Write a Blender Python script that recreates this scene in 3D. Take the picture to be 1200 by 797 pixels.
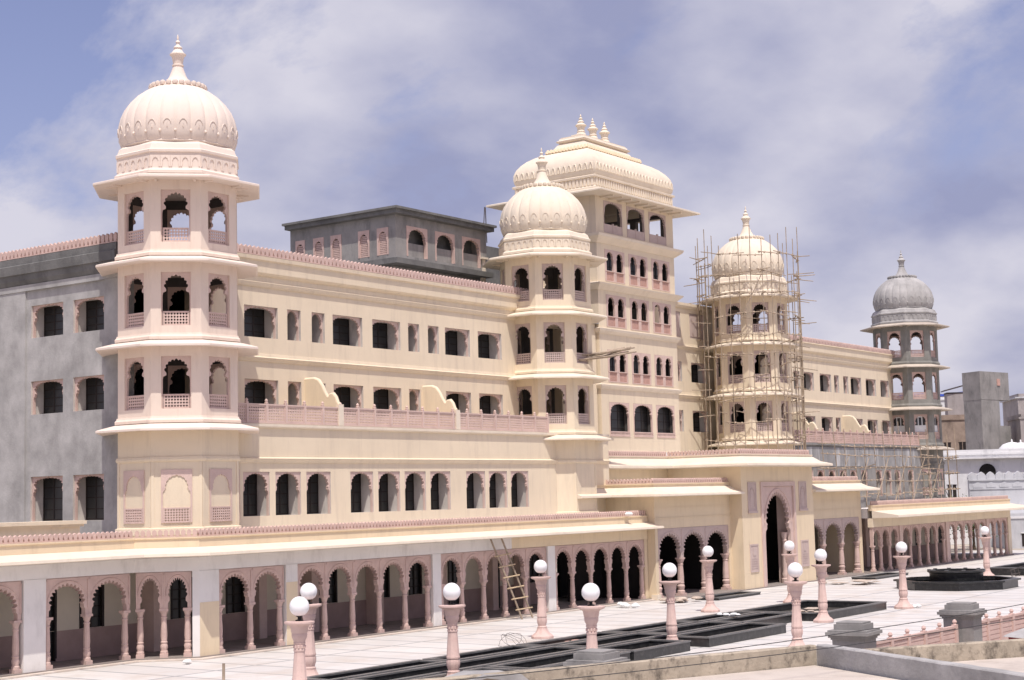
import bpy, bmesh, math, random
from mathutils import Vector, Matrix
from mathutils.geometry import tessellate_polygon
random.seed(7)
R = math.radians
PI = math.pi
for o in list(bpy.data.objects):
    bpy.data.objects.remove(o)
SC = bpy.context.scene
COL = SC.collection

# ------------------------------------------------------------------ camera
cam_d = bpy.data.cameras.new('camera')
cam_d.sensor_width = 36.0
cam_d.lens = 55.6
cam_d.clip_start = 0.1
cam_d.clip_end = 4000
cam = bpy.data.objects.new('camera', cam_d)
COL.objects.link(cam)
yaw, pit, rol = R(35.87658505), R(5.64587639), R(-1.43189607)
fw = Vector((math.cos(yaw)*math.cos(pit), math.sin(yaw)*math.cos(pit), math.sin(pit)))
ri = Vector((math.sin(yaw), -math.cos(yaw), 0))
up = ri.cross(fw)
cr, sr = math.cos(rol), math.sin(rol)
ri2 = cr*ri + sr*up
up2 = -sr*ri + cr*up
mw = Matrix.Identity(4)
for i in range(3):
    mw[i][0] = ri2[i]; mw[i][1] = up2[i]; mw[i][2] = -fw[i]
mw[0][3], mw[1][3], mw[2][3] = 0, 0, 6.5
cam.matrix_world = mw
SC.camera = cam
SC.render.resolution_x = 1024
SC.render.resolution_y = 680

# ------------------------------------------------------------------ light and sky
SUN_EL, SUN_AZ = 65.0, 225.0          # azimuth of the sun measured from +Y towards +X
w = bpy.data.worlds.new('World')
SC.world = w
w.use_nodes = True
nt = w.node_tree
nt.nodes.clear()
def N(t, typ, **kw):
    n = t.nodes.new(typ)
    for k, v in kw.items():
        setattr(n, k, v)
    return n
out = N(nt, 'ShaderNodeOutputWorld')
sky = N(nt, 'ShaderNodeTexSky', sky_type='NISHITA')
sky.sun_disc = False
sky.sun_elevation = R(SUN_EL)
sky.sun_rotation = R(SUN_AZ)
sky.dust_density = 2.5
sky.ozone_density = 2.0
tc = N(nt, 'ShaderNodeTexCoord')
nrm = N(nt, 'ShaderNodeVectorMath', operation='NORMALIZE')
nt.links.new(tc.outputs['Generated'], nrm.inputs[0])
sep = N(nt, 'ShaderNodeSeparateXYZ')
nt.links.new(nrm.outputs[0], sep.inputs[0])
ad = N(nt, 'ShaderNodeMath', operation='ADD'); ad.inputs[1].default_value = 0.42
mx0 = N(nt, 'ShaderNodeMath', operation='MAXIMUM'); mx0.inputs[1].default_value = 0.0
nt.links.new(sep.outputs['Z'], mx0.inputs[0])
nt.links.new(mx0.outputs[0], ad.inputs[0])
dv = N(nt, 'ShaderNodeVectorMath', operation='DIVIDE')
cmb = N(nt, 'ShaderNodeCombineXYZ')
for k in ('X', 'Y', 'Z'):
    nt.links.new(ad.outputs[0], cmb.inputs[k])
nt.links.new(nrm.outputs[0], dv.inputs[0])
nt.links.new(cmb.outputs[0], dv.inputs[1])
mp = N(nt, 'ShaderNodeMapping')
mp.inputs['Location'].default_value = (5.32, 9.9, 0.0)
mp.inputs['Rotation'].default_value = (0, 0, R(20))
mp.inputs['Scale'].default_value = (1.0, 1.0, 0.0)
nt.links.new(dv.outputs[0], mp.inputs['Vector'])
nz = N(nt, 'ShaderNodeTexNoise')
nz.inputs['Scale'].default_value = 1.5
nz.inputs['Detail'].default_value = 9
nz.inputs['Roughness'].default_value = 0.6
nz.inputs['Distortion'].default_value = 0.25
nt.links.new(mp.outputs[0], nz.inputs['Vector'])
rp = N(nt, 'ShaderNodeValToRGB')
rp.color_ramp.elements[0].position = 0.485
rp.color_ramp.elements[0].color = (0, 0, 0, 1)
rp.color_ramp.elements[1].position = 0.57
rp.color_ramp.elements[1].color = (1, 1, 1, 1)
# thin cloud cover grows thicker towards the horizon
mr = N(nt, 'ShaderNodeMapRange')
mr.inputs['From Min'].default_value = 0.0
mr.inputs['From Max'].default_value = 0.34
mr.inputs['To Min'].default_value = 0.17
mr.inputs['To Max'].default_value = 0.012
nt.links.new(sep.outputs['Z'], mr.inputs['Value'])
adc = N(nt, 'ShaderNodeMath', operation='ADD')
nt.links.new(nz.outputs['Fac'], adc.inputs[0])
nt.links.new(mr.outputs[0], adc.inputs[1])
nt.links.new(adc.outputs[0], rp.inputs['Fac'])
nz2 = N(nt, 'ShaderNodeTexNoise')
nz2.inputs['Scale'].default_value = 3.0
nz2.inputs['Detail'].default_value = 9
nt.links.new(mp.outputs[0], nz2.inputs['Vector'])
cr2 = N(nt, 'ShaderNodeValToRGB')
cr2.color_ramp.elements[0].position = 0.38
cr2.color_ramp.elements[0].color = (0.335, 0.355, 0.54, 1)
cr2.color_ramp.elements[1].position = 0.63
cr2.color_ramp.elements[1].color = (0.72, 0.70, 0.79, 1)
nt.links.new(nz2.outputs['Fac'], cr2.inputs['Fac'])
b1 = N(nt, 'ShaderNodeBackground'); b1.inputs['Strength'].default_value = 0.125
b2 = N(nt, 'ShaderNodeBackground'); b2.inputs['Strength'].default_value = 0.86
tint = N(nt, 'ShaderNodeMix', data_type='RGBA', blend_type='MULTIPLY')
tint.inputs['Factor'].default_value = 1.0
tint.inputs['B'].default_value = (1.14, 0.90, 1.0, 1)
nt.links.new(sky.outputs[0], tint.inputs['A'])
nt.links.new(tint.outputs['Result'], b1.inputs['Color'])
nt.links.new(cr2.outputs[0], b2.inputs['Color'])
mxs = N(nt, 'ShaderNodeMixShader')
mf = N(nt, 'ShaderNodeMath', operation='MULTIPLY'); mf.inputs[1].default_value = 0.92
nt.links.new(rp.outputs[0], mf.inputs[0])
nt.links.new(mf.outputs[0], mxs.inputs['Fac'])
nt.links.new(b1.outputs[0], mxs.inputs[1])
nt.links.new(b2.outputs[0], mxs.inputs[2])
nt.links.new(mxs.outputs[0], out.inputs['Surface'])

sun_d = bpy.data.lights.new('sun', 'SUN')
sun_d.energy = 3.6
sun_d.angle = R(0.53)
sun_d.color = (1.0, 0.955, 0.88)
sun = bpy.data.objects.new('sun', sun_d)
COL.objects.link(sun)
to_sun = Vector((math.sin(R(SUN_AZ))*math.cos(R(SUN_EL)), math.cos(R(SUN_AZ))*math.cos(R(SUN_EL)), math.sin(R(SUN_EL))))
sun.rotation_euler = to_sun.to_track_quat('Z', 'Y').to_euler()
sun.location = (0, 0, 60)

SC.view_settings.view_transform = 'Standard'
SC.view_settings.look = 'None'
SC.view_settings.exposure = 0.2
SC.view_settings.gamma = 1.0

# ------------------------------------------------------------------ materials
def mat(name, col, rough=0.8, var=0.12, scale=0.6, bump=0.05, bscale=14.0, stain=None, stain_amt=0.0, streak=0.0, spec=0.3, sscale=None):
    m = bpy.data.materials.new(name)
    m.use_nodes = True
    t = m.node_tree
    bs = t.nodes['Principled BSDF']
    bs.inputs['Roughness'].default_value = rough
    bs.inputs['Specular IOR Level'].default_value = spec
    geo = N(t, 'ShaderNodeNewGeometry')
    n1 = N(t, 'ShaderNodeTexNoise')
    n1.inputs['Scale'].default_value = scale
    n1.inputs['Detail'].default_value = 7
    n1.inputs['Roughness'].default_value = 0.62
    t.links.new(geo.outputs['Position'], n1.inputs['Vector'])
    r1 = N(t, 'ShaderNodeValToRGB')
    e = r1.color_ramp.elements
    e[0].position = 0.30; e[1].position = 0.70
    e[0].color = tuple(c*(1-var) for c in col) + (1,)
    e[1].color = tuple(min(1, c*(1+var*0.7)) for c in col) + (1,)
    t.links.new(n1.outputs['Fac'], r1.inputs['Fac'])
    last = r1.outputs[0]
    if stain:
        mpn = N(t, 'ShaderNodeMapping')
        mpn.inputs['Scale'].default_value = (1, 1, 1.0 - streak*0.88)
        t.links.new(geo.outputs['Position'], mpn.inputs['Vector'])
        n2 = N(t, 'ShaderNodeTexNoise')
        n2.inputs['Scale'].default_value = sscale or scale*1.9
        n2.inputs['Detail'].default_value = 9
        n2.inputs['Roughness'].default_value = 0.7
        t.links.new(mpn.outputs[0], n2.inputs['Vector'])
        r2 = N(t, 'ShaderNodeValToRGB')
        r2.color_ramp.elements[0].position = 0.50
        r2.color_ramp.elements[0].color = (0, 0, 0, 1)
        r2.color_ramp.elements[1].position = 0.68
        r2.color_ramp.elements[1].color = (stain_amt,)*3 + (1,)
        t.links.new(n2.outputs['Fac'], r2.inputs['Fac'])
        mx = N(t, 'ShaderNodeMix', data_type='RGBA')
        mx.inputs['B'].default_value = tuple(stain) + (1,)
        t.links.new(r2.outputs[0], mx.inputs['Factor'])
        t.links.new(last, mx.inputs['A'])
        last = mx.outputs['Result']
    t.links.new(last, bs.inputs['Base Color'])
    if bump:
        n3 = N(t, 'ShaderNodeTexNoise')
        n3.inputs['Scale'].default_value = bscale
        n3.inputs['Detail'].default_value = 5
        t.links.new(geo.outputs['Position'], n3.inputs['Vector'])
        bp = N(t, 'ShaderNodeBump')
        bp.inputs['Strength'].default_value = bump*4
        bp.inputs['Distance'].default_value = 0.02
        t.links.new(n3.outputs['Fac'], bp.inputs['Height'])
        t.links.new(bp.outputs[0], bs.inputs['Normal'])
    return m

M = {}
M['cream'] = mat('cream_paint', (0.735, 0.63, 0.475), 0.85, 0.06, 0.35, 0.05, stain=(0.50, 0.42, 0.33), stain_amt=0.34, streak=1, sscale=2.4)
M['cream_white'] = mat('pale_cream_trim', (0.725, 0.64, 0.52), 0.85, 0.06, 0.6, 0.05, stain=(0.52, 0.45, 0.36), stain_amt=0.36, streak=0.3)
M['blush'] = mat('blush_paint', (0.745, 0.63, 0.535), 0.85, 0.05, 0.4, 0.04, stain=(0.52, 0.41, 0.34), stain_amt=0.34, streak=1, sscale=2.4)
M['blush_white'] = mat('pale_blush_trim', (0.735, 0.635, 0.555), 0.85, 0.05, 0.6, 0.04, stain=(0.55, 0.46, 0.40), stain_amt=0.22, streak=0.3)
M['yellow'] = mat('warm_yellow_paint', (0.72, 0.595, 0.42), 0.85, 0.05, 0.5, 0.04, stain=(0.50, 0.40, 0.28), stain_amt=0.34, streak=1, sscale=2.4)
M['pink'] = mat('pink_sandstone', (0.575, 0.425, 0.375), 0.85, 0.12, 1.3, 0.1, 18, stain=(0.42, 0.29, 0.26), stain_amt=0.4)
M['pink_pale'] = mat('pale_pink_stone', (0.61, 0.465, 0.41), 0.85, 0.10, 1.0, 0.08, 18, stain=(0.48, 0.34, 0.30), stain_amt=0.4)
M['mauve'] = mat('mauve_stone', (0.535, 0.43, 0.39), 0.85, 0.10, 1.0, 0.08, 18, stain=(0.40, 0.30, 0.27), stain_amt=0.4)
M['terracotta'] = mat('terracotta_panel', (0.53, 0.33, 0.275), 0.85, 0.15, 2.0, 0.1, 20)
M['limewash'] = mat('raw_white_plaster', (0.74, 0.71, 0.68), 0.9, 0.06, 0.7, 0.06, 12, stain=(0.48, 0.45, 0.42), stain_amt=0.45, streak=0.8)
M['wash_streaks'] = mat('streaky_lime_coat', (0.30, 0.30, 0.30), 0.92, 0.2, 0.8, 0.1, 10, stain=(0.62, 0.62, 0.62), stain_amt=0.95, streak=1)
M['sand_trim'] = mat('sandy_cement_trim', (0.50, 0.44, 0.37), 0.92, 0.15, 0.8, 0.1, 10, stain=(0.3, 0.27, 0.24), stain_amt=0.5, streak=0.3)
M['concrete'] = mat('grey_cement_render', (0.29, 0.28, 0.268), 0.92, 0.22, 0.5, 0.12, 10, stain=(0.12, 0.12, 0.12), stain_amt=0.65, streak=0.7)
M['concrete_light'] = mat('light_cement_render', (0.395, 0.388, 0.378), 0.92, 0.28, 0.8, 0.12, 10, stain=(0.22, 0.215, 0.21), stain_amt=0.6, streak=0.5, sscale=0.5)
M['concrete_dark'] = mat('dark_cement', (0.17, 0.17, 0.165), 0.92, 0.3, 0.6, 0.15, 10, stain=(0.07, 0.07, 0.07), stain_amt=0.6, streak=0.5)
M['tower_grey'] = mat('weathered_grey_render', (0.25, 0.245, 0.225), 0.92, 0.25, 0.7, 0.12, 10, stain=(0.10, 0.095, 0.09), stain_amt=0.6, streak=0.9)
M['inner'] = mat('unpainted_inner_plaster', (0.57, 0.53, 0.49), 0.9, 0.12, 0.8, 0.05, 10, stain=(0.25, 0.24, 0.23), stain_amt=0.5, streak=0.5)
M['inner_wall'] = mat('verandah_wall_paint', (0.62, 0.56, 0.46), 0.9, 0.06, 0.8, 0.03, 10)
M['shaded_raw'] = mat('shaded_raw_inside', (0.10, 0.092, 0.088), 0.95, 0.3, 0.8, 0.05, 10)  # raw cement darkened so the interior's shade sits in the colour
M['floor_stone'] = mat('dusty_stone_floor', (0.26, 0.225, 0.205), 0.8, 0.25, 1.5, 0.05, 10)
M['dado'] = mat('brownish_pink_dado', (0.36, 0.26, 0.235), 0.8, 0.12, 1.2, 0.05, 10)
M['dark'] = mat('dark_timber', (0.028, 0.022, 0.020), 0.6, 0.3, 3.0, 0.05, 20)
M['dark_room'] = mat('unlit_room', (0.018, 0.016, 0.015), 0.9, 0.3, 0.8, 0.0)  # near-black base colour paints the shade seen through openings
M['glass'] = mat('dark_glass', (0.02, 0.021, 0.022), 0.3, 0.2, 2.0, 0.0, spec=0.5)
M['granite'] = mat('black_granite', (0.022, 0.023, 0.024), 0.28, 0.4, 2.5, 0.02, 20, stain=(0.09, 0.088, 0.085), stain_amt=0.5, streak=0.0, spec=0.5)
M['granite_rim'] = mat('sky_sheen_granite_rim', (0.15, 0.15, 0.148), 0.4, 0.3, 1.5, 0.02, 20, stain=(0.06, 0.06, 0.06), stain_amt=0.5, spec=0.5)  # greyer base colour paints the sky's reflection on polished black granite
M['soil'] = mat('dark_soil', (0.05, 0.045, 0.04), 0.95, 0.4, 2.5, 0.4, 6, stain=(0.16, 0.13, 0.11), stain_amt=0.6)
M['lamp_white'] = mat('opal_globe', (0.84, 0.84, 0.84), 0.25, 0.02, 2.0, 0.0, spec=0.5)
M['black_metal'] = mat('black_metal', (0.02, 0.02, 0.02), 0.5, 0.2, 3, 0.0)
M['lamp_stone'] = mat('salmon_stone', (0.60, 0.445, 0.395), 0.75, 0.10, 2.5, 0.08, 25, stain=(0.48, 0.30, 0.26), stain_amt=0.35)
M['bamboo'] = mat('weathered_bamboo', (0.38, 0.305, 0.23), 0.8, 0.35, 2.0, 0.05, 30, stain=(0.20, 0.14, 0.09), stain_amt=0.6)
M['wood'] = mat('pale_wood', (0.52, 0.40, 0.26), 0.8, 0.3, 3.0, 0.05, 30)
M['rust'] = mat('dark_steel', (0.09, 0.075, 0.07), 0.7, 0.3, 3.0, 0.05, 30)
M['white_wash'] = mat('whitewashed_wall', (0.70, 0.70, 0.70), 0.9, 0.08, 0.5, 0.05, 10, stain=(0.42, 0.42, 0.43), stain_amt=0.6, streak=0.7)
M['white_dull'] = mat('dull_whitewash', (0.53, 0.54, 0.56), 0.9, 0.10, 0.4, 0.05, 10, stain=(0.33, 0.34, 0.36), stain_amt=0.6, streak=0.8)
M['brown'] = mat('old_brown_wall', (0.32, 0.25, 0.20), 0.9, 0.3, 0.5, 0.1, 8, stain=(0.15, 0.11, 0.09), stain_amt=0.7, streak=0.4)
M['grey_old'] = mat('old_grey_wall', (0.37, 0.34, 0.33), 0.9, 0.2, 0.4, 0.1, 8, stain=(0.2, 0.18, 0.17), stain_amt=0.6, streak=0.6)
M['algae'] = mat('mossy_plaster', (0.40, 0.345, 0.27), 0.95, 0.25, 1.2, 0.2, 9, stain=(0.07, 0.06, 0.05), stain_amt=0.95, streak=0.25)
M['roof_screed'] = mat('roof_screed', (0.52, 0.465, 0.41), 0.95, 0.15, 0.5, 0.12, 9, stain=(0.36, 0.31, 0.27), stain_amt=0.6)
M['red'] = mat('red_cloth', (0.22, 0.02, 0.025), 0.8, 0.2, 3.0, 0.05)
M['blue_tarp'] = mat('blue_tarp', (0.05, 0.09, 0.40), 0.6, 0.2, 1.0, 0.05)
M['white_cloth'] = mat('white_sheet', (0.75, 0.76, 0.75), 0.8, 0.1, 3.0, 0.1)
M['leaf'] = mat('leaf', (0.075, 0.125, 0.03), 0.7, 0.5, 2.5, 0.0)
M['bark'] = mat('bark', (0.12, 0.09, 0.06), 0.9, 0.3, 3.0, 0.1)
M['rubble'] = mat('rubble', (0.50, 0.42, 0.35), 0.95, 0.3, 3.0, 0.3, 10)
M['step_stone'] = mat('dusty_marble_step', (0.58, 0.50, 0.43), 0.9, 0.2, 1.2, 0.05, 10, stain=(0.66, 0.62, 0.58), stain_amt=0.7)
M['dust'] = mat('dusty_ground', (0.42, 0.37, 0.31), 0.95, 0.2, 0.1, 0.1, 3)
M['cable'] = mat('cable', (0.05, 0.05, 0.05), 0.6, 0.1, 3, 0.0)

# marble paving with grey strips
def paving():
    m = bpy.data.materials.new('white_marble_paving')
    m.use_nodes = True
    t = m.node_tree
    bs = t.nodes['Principled BSDF']
    bs.inputs['Roughness'].default_value = 0.55
    bs.inputs['Specular IOR Level'].default_value = 0.3
    geo = N(t, 'ShaderNodeNewGeometry')
    bk = N(t, 'ShaderNodeTexBrick')
    bk.offset = 0.0
    bk.inputs['Scale'].default_value = 1.0
    bk.inputs['Mortar Size'].default_value = 0.085
    bk.inputs['Mortar Smooth'].default_value = 0.1
    bk.inputs['Brick Width'].default_value = 2.12
    bk.inputs['Row Height'].default_value = 6.6
    bk.inputs['Color1'].default_value = (0.66, 0.645, 0.62, 1)
    bk.inputs['Color2'].default_value = (0.60, 0.585, 0.565, 1)
    bk.inputs['Mortar'].default_value = (0.33, 0.335, 0.34, 1)
    mpn = N(t, 'ShaderNodeMapping')
    mpn.inputs['Location'].default_value = (0.5, -0.35, 0)
    t.links.new(geo.outputs['Position'], mpn.inputs['Vector'])
    t.links.new(mpn.outputs[0], bk.inputs['Vector'])
    # thin slab joints
    bk2 = N(t, 'ShaderNodeTexBrick')
    bk2.inputs['Scale'].default_value = 1.0
    bk2.inputs['Mortar Size'].default_value = 0.012
    bk2.inputs['Brick Width'].default_value = 1.06
    bk2.inputs['Row Height'].default_value = 0.55
    bk2.inputs['Color1'].default_value = (1, 1, 1, 1)
    bk2.inputs['Color2'].default_value = (0.93, 0.92, 0.91, 1)
    bk2.inputs['Mortar'].default_value = (0.86, 0.85, 0.84, 1)
    t.links.new(mpn.outputs[0], bk2.inputs['Vector'])
    mu = N(t, 'ShaderNodeMix', data_type='RGBA', blend_type='MULTIPLY')
    mu.inputs['Factor'].default_value = 1.0
    t.links.new(bk.outputs['Color'], mu.inputs['A'])
    t.links.new(bk2.outputs['Color'], mu.inputs['B'])
    n2 = N(t, 'ShaderNodeTexNoise')
    n2.inputs['Scale'].default_value = 0.35
    n2.inputs['Detail'].default_value = 9
    n2.inputs['Roughness'].default_value = 0.68
    t.links.new(geo.outputs['Position'], n2.inputs['Vector'])
    r2 = N(t, 'ShaderNodeValToRGB')
    r2.color_ramp.elements[0].position = 0.50
    r2.color_ramp.elements[0].color = (0, 0, 0, 1)
    r2.color_ramp.elements[1].position = 0.74
    r2.color_ramp.elements[1].color = (0.8, 0.8, 0.8, 1)
    t.links.new(n2.outputs['Fac'], r2.inputs['Fac'])
    mx = N(t, 'ShaderNodeMix', data_type='RGBA')
    mx.inputs['B'].default_value = (0.50, 0.43, 0.36, 1)
    t.links.new(r2.outputs[0], mx.inputs['Factor'])
    t.links.new(mu.outputs['Result'], mx.inputs['A'])
    t.links.new(mx.outputs['Result'], bs.inputs['Base Color'])
    return m
M['paving'] = paving()

# ------------------------------------------------------------------ mesh builder
def ident(u, d, z):
    return (u, d, z)
class MB:
    def __init__(self, T=ident):
        self.v = []; self.f = []; self.mi = []; self.T = T; self.m = 0
    def p(self, u, d, z):
        self.v.append(self.T(u, d, z)); return len(self.v)-1
    def face(self, idx):
        self.f.append(tuple(idx)); self.mi.append(self.m)
    def quad(self, a, b, c, e):
        self.face([self.p(*a), self.p(*b), self.p(*c), self.p(*e)])
    def box(self, u0, u1, d0, d1, z0, z1):
        i = [self.p(u, d, z) for z in (z0, z1) for d in (d0, d1) for u in (u0, u1)]
        for q in ((0, 2, 3, 1), (4, 5, 7, 6), (0, 1, 5, 4), (2, 6, 7, 3), (0, 4, 6, 2), (1, 3, 7, 5)):
            self.face([i[k] for k in q])
    def prism(self, poly, d0, d1):
        """poly in (u, z), extruded along d"""
        n = len(poly)
        a = [self.p(u, d0, z) for u, z in poly]
        b = [self.p(u, d1, z) for u, z in poly]
        for tri in tessellate_polygon([[Vector((u, z, 0)) for u, z in poly]]):
            self.face([a[k] for k in tri]); self.face([b[k] for k in reversed(tri)])
        for k in range(n):
            j = (k+1) % n
            self.face([a[k], a[j], b[j], b[k]])
    def plan(self, poly, z0, z1):
        """poly in (u, d), extruded along z"""
        n = len(poly)
        a = [self.p(u, d, z0) for u, d in poly]
        b = [self.p(u, d, z1) for u, d in poly]
        for tri in tessellate_polygon([[Vector((u, d, 0)) for u, d in poly]]):
            self.face([a[k] for k in tri]); self.face([b[k] for k in reversed(tri)])
        for k in range(n):
            j = (k+1) % n
            self.face([a[k], a[j], b[j], b[k]])
    def lathe(self, prof, n, cx=0, cy=0, rot=0.0, rib=None, scale8=False):
        """prof = [(r, z)]; scale8: r is the apothem of an n-gon"""
        k8 = 1/math.cos(PI/n) if scale8 else 1.0
        rings = []
        for r, z in prof:
            if r < 1e-4:
                rings.append([self.p(cx, cy, z)])
            else:
                ring = []
                for i in range(n):
                    a = rot + 2*PI*i/n
                    rr = r*k8*(rib(a, z) if rib else 1)
                    ring.append(self.p(cx+rr*math.cos(a), cy+rr*math.sin(a), z))
                rings.append(ring)
        for A, B in zip(rings[:-1], rings[1:]):
            if len(A) == 1 and len(B) == 1: continue
            for i in range(n):
                j = (i+1) % n
                if len(A) == 1: self.face([A[0], B[j], B[i]])
                elif len(B) == 1: self.face([A[i], A[j], B[0]])
                else: self.face([A[i], A[j], B[j], B[i]])
        if len(rings[0]) > 1: self.face(list(reversed(rings[0])))
        if len(rings[-1]) > 1: self.face(rings[-1])
    def tube(self, pts, r, n=6, r1=None):
        pts = [Vector(self.T(*q)) for q in pts]
        rings = []
        for k, q in enumerate(pts):
            t = (pts[min(k+1, len(pts)-1)] - pts[max(k-1, 0)]).normalized()
            a = t.cross(Vector((0, 0, 1)))
            if a.length < 0.05: a = t.cross(Vector((1, 0, 0)))
            a.normalize(); b = t.cross(a)
            rr = r if r1 is None else r + (r1-r)*k/(len(pts)-1)
            ring = []
            for i in range(n):
                an = 2*PI*i/n
                self.v.append(tuple(q + a*rr*math.cos(an) + b*rr*math.sin(an)))
                ring.append(len(self.v)-1)
            rings.append(ring)
        for A, B in zip(rings[:-1], rings[1:]):
            for i in range(n):
                j = (i+1) % n
                self.face([A[i], A[j], B[j], B[i]])
        self.face(list(reversed(rings[0]))); self.face(rings[-1])
    def jali(self, u0, u1, z0, z1, d0, d1, nx, nz, k=0.80, border=0.05):
        """pierced stone screen with diamond holes"""
        self.box(u0, u1, d0, d1, z0, z0+border); self.box(u0, u1, d0, d1, z1-border, z1)
        self.box(u0, u0+border, d0, d1, z0+border, z1-border); self.box(u1-border, u1, d0, d1, z0+border, z1-border)
        u0 += border; u1 -= border; z0 += border; z1 -= border
        du = (u1-u0)/nx; dz = (z1-z0)/nz
        e0 = d0+(d1-d0)*0.2; e1 = d0+(d1-d0)*0.8
        for i in range(nx):
            for j in range(nz):
                a = u0+i*du; b = z0+j*dz; cu = a+du/2; cz = b+dz/2
                c = [(a, b), (a+du, b), (a+du, b+dz), (a, b+dz)]
                h = [(cu, cz-dz/2*k), (cu+du/2*k, cz), (cu, cz+dz/2*k), (cu-du/2*k, cz)]
                F = [self.p(x, e0, z) for x, z in c]; G = [self.p(x, e0, z) for x, z in h]
                F2 = [self.p(x, e1, z) for x, z in c]; G2 = [self.p(x, e1, z) for x, z in h]
                for s in range(4):
                    t = (s+1) % 4
                    self.face([F[s], F[t], G[s]]); self.face([G[s], F[t], G[t]])
                    self.face([F2[t], F2[s], G2[s]]); self.face([F2[t], G2[s], G2[t]])
                    self.face([G[s], G[t], G2[t], G2[s]])
    def wall(self, u0, u1, z0, z1, ops, thick, rev=0, skin=True, sk=None):
        """wall with rectangular openings; reveals use material index rev"""
        us = sorted(set([u0, u1] + [q for o in ops for q in o[:2] if u0 < q < u1]))
        zs = sorted(set([z0, z1] + [q for o in ops for q in o[2:4] if z0 < q < z1]))
        base = self.m
        for i in range(len(us)-1):
            for j in range(len(zs)-1):
                cu = (us[i]+us[i+1])/2; cz = (zs[j]+zs[j+1])/2
                if any(o[0] < cu < o[1] and o[2] < cz < o[3] for o in ops): continue
                self.quad((us[i], 0, zs[j]), (us[i+1], 0, zs[j]), (us[i+1], 0, zs[j+1]), (us[i], 0, zs[j+1]))
                if skin:
                    self.m = rev if sk is None else sk
                    self.quad((us[i], thick, zs[j]), (us[i], thick, zs[j+1]), (us[i+1], thick, zs[j+1]), (us[i+1], thick, zs[j]))
                    self.m = base
        self.m = rev
        for a, b, c, e in [o[:4] for o in ops]:
            self.quad((a, 0, c), (a, 0, e), (a, thick, e), (a, thick, c))
            self.quad((b, 0, c), (b, thick, c), (b, thick, e), (b, 0, e))
            self.quad((a, 0, c), (a, thick, c), (b, thick, c), (b, 0, c))
            self.quad((a, 0, e), (b, 0, e), (b, thick, e), (a, thick, e))
        self.m = base
        for a, b in ((u0, u0), (u1, u1)):
            self.quad((a, 0, z0), (a, thick, z0), (a, thick, z1), (a, 0, z1))
        self.quad((u0, 0, z1), (u1, 0, z1), (u1, thick, z1), (u0, thick, z1))
        self.quad((u0, 0, z0), (u1, 0, z0), (u1, thick, z0), (u0, thick, z0))
    def mesh(self, name, mats, smooth=None):
        me = bpy.data.meshes.new(name)
        me.from_pydata(self.v, [], self.f)
        for m in (mats if isinstance(mats, (list, tuple)) else [mats]):
            me.materials.append(M[m] if isinstance(m, str) else m)
        for p, k in zip(me.polygons, self.mi): p.material_index = k
        bm = bmesh.new(); bm.from_mesh(me)
        bmesh.ops.remove_doubles(bm, verts=bm.verts, dist=0.0004)
        bmesh.ops.recalc_face_normals(bm, faces=bm.faces)
        bm.to_mesh(me); bm.free()
        if smooth:
            for p in me.polygons: p.use_smooth = True
            me.set_sharp_from_angle(angle=R(smooth))
        return me
    def build(self, name, mats, parent=None, smooth=None, loc=(0, 0, 0), rz=0):
        return link(name, self.mesh(name, mats, smooth), parent, loc, rz)

def link(name, me, parent=None, loc=(0, 0, 0), rz=0):
    o = bpy.data.objects.new(name, me)
    COL.objects.link(o)
    o.parent = parent
    o.location = loc; o.rotation_euler = (0, 0, rz)
    return o
def tag(o, label, cat, group=None):
    o['label'] = label; o['category'] = cat
    if group: o['group'] = group
    return o
def thing(name, label, cat, loc=(0, 0, 0), rz=0, group=None):
    o = link(name, None, None, loc, rz)
    o.empty_display_size = 0.5
    return tag(o, label, cat, group)
def setting(o, kind='structure'):
    o['kind'] = kind; return o
def copy_tree(o, parent=None):
    c = o.copy(); COL.objects.link(c)
    if parent: c.parent = parent
    for ch in list(o.children): copy_tree(ch, c)
    return c

# ------------------------------------------------------------------ shared shapes
def arch_curve(hw, zs, za, lobes=9, amp=0.09, per=5, cx=0.0, pw=0.92):
    """cusped arch from the right spring to the left spring"""
    pts = []
    n = lobes*per
    for k in range(n+1):
        t = PI*k/n
        m = abs(math.sin(lobes*t))**0.7
        s = 1-amp*(1-m)
        x = hw*math.cos(t)*s
        z = zs+(za-zs)*(math.sin(t)**pw if math.sin(t) > 0 else 0)*s
        if abs(t-PI/2) < PI/lobes/2: z += (za-zs)*0.03*(1-abs(t-PI/2)/(PI/lobes/2))
        pts.append((cx+x, z))
    return pts
def frame_poly(W, H, hw, zs, za, b=None, br=0.25, lobes=9, amp=0.09, per=5, neck=0.0, pw=0.92):
    b = b if b is not None else W/2-0.05
    arc = arch_curve(hw, zs, za, lobes, amp, per, 0.0, pw)
    right = [(b, 0), (b, zs-br), (b-(b-hw)*0.45, zs-br*0.62), (hw-neck, zs-br*0.42), (hw-neck, zs-br*0.12)]
    left = [(-x, z) for x, z in reversed(right)]
    return [(-W/2, 0), (-W/2, H), (W/2, H), (W/2, 0)] + right + arc + left
CACHE = {}
def frame_mesh(key, thick, material, **kw):
    k = (key, thick, material, tuple(sorted(kw.items())))
    if k not in CACHE:
        b = MB(); b.prism(frame_poly(**kw), 0, thick)
        CACHE[k] = b.mesh('arch_frame', material)
    return CACHE[k]
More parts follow.
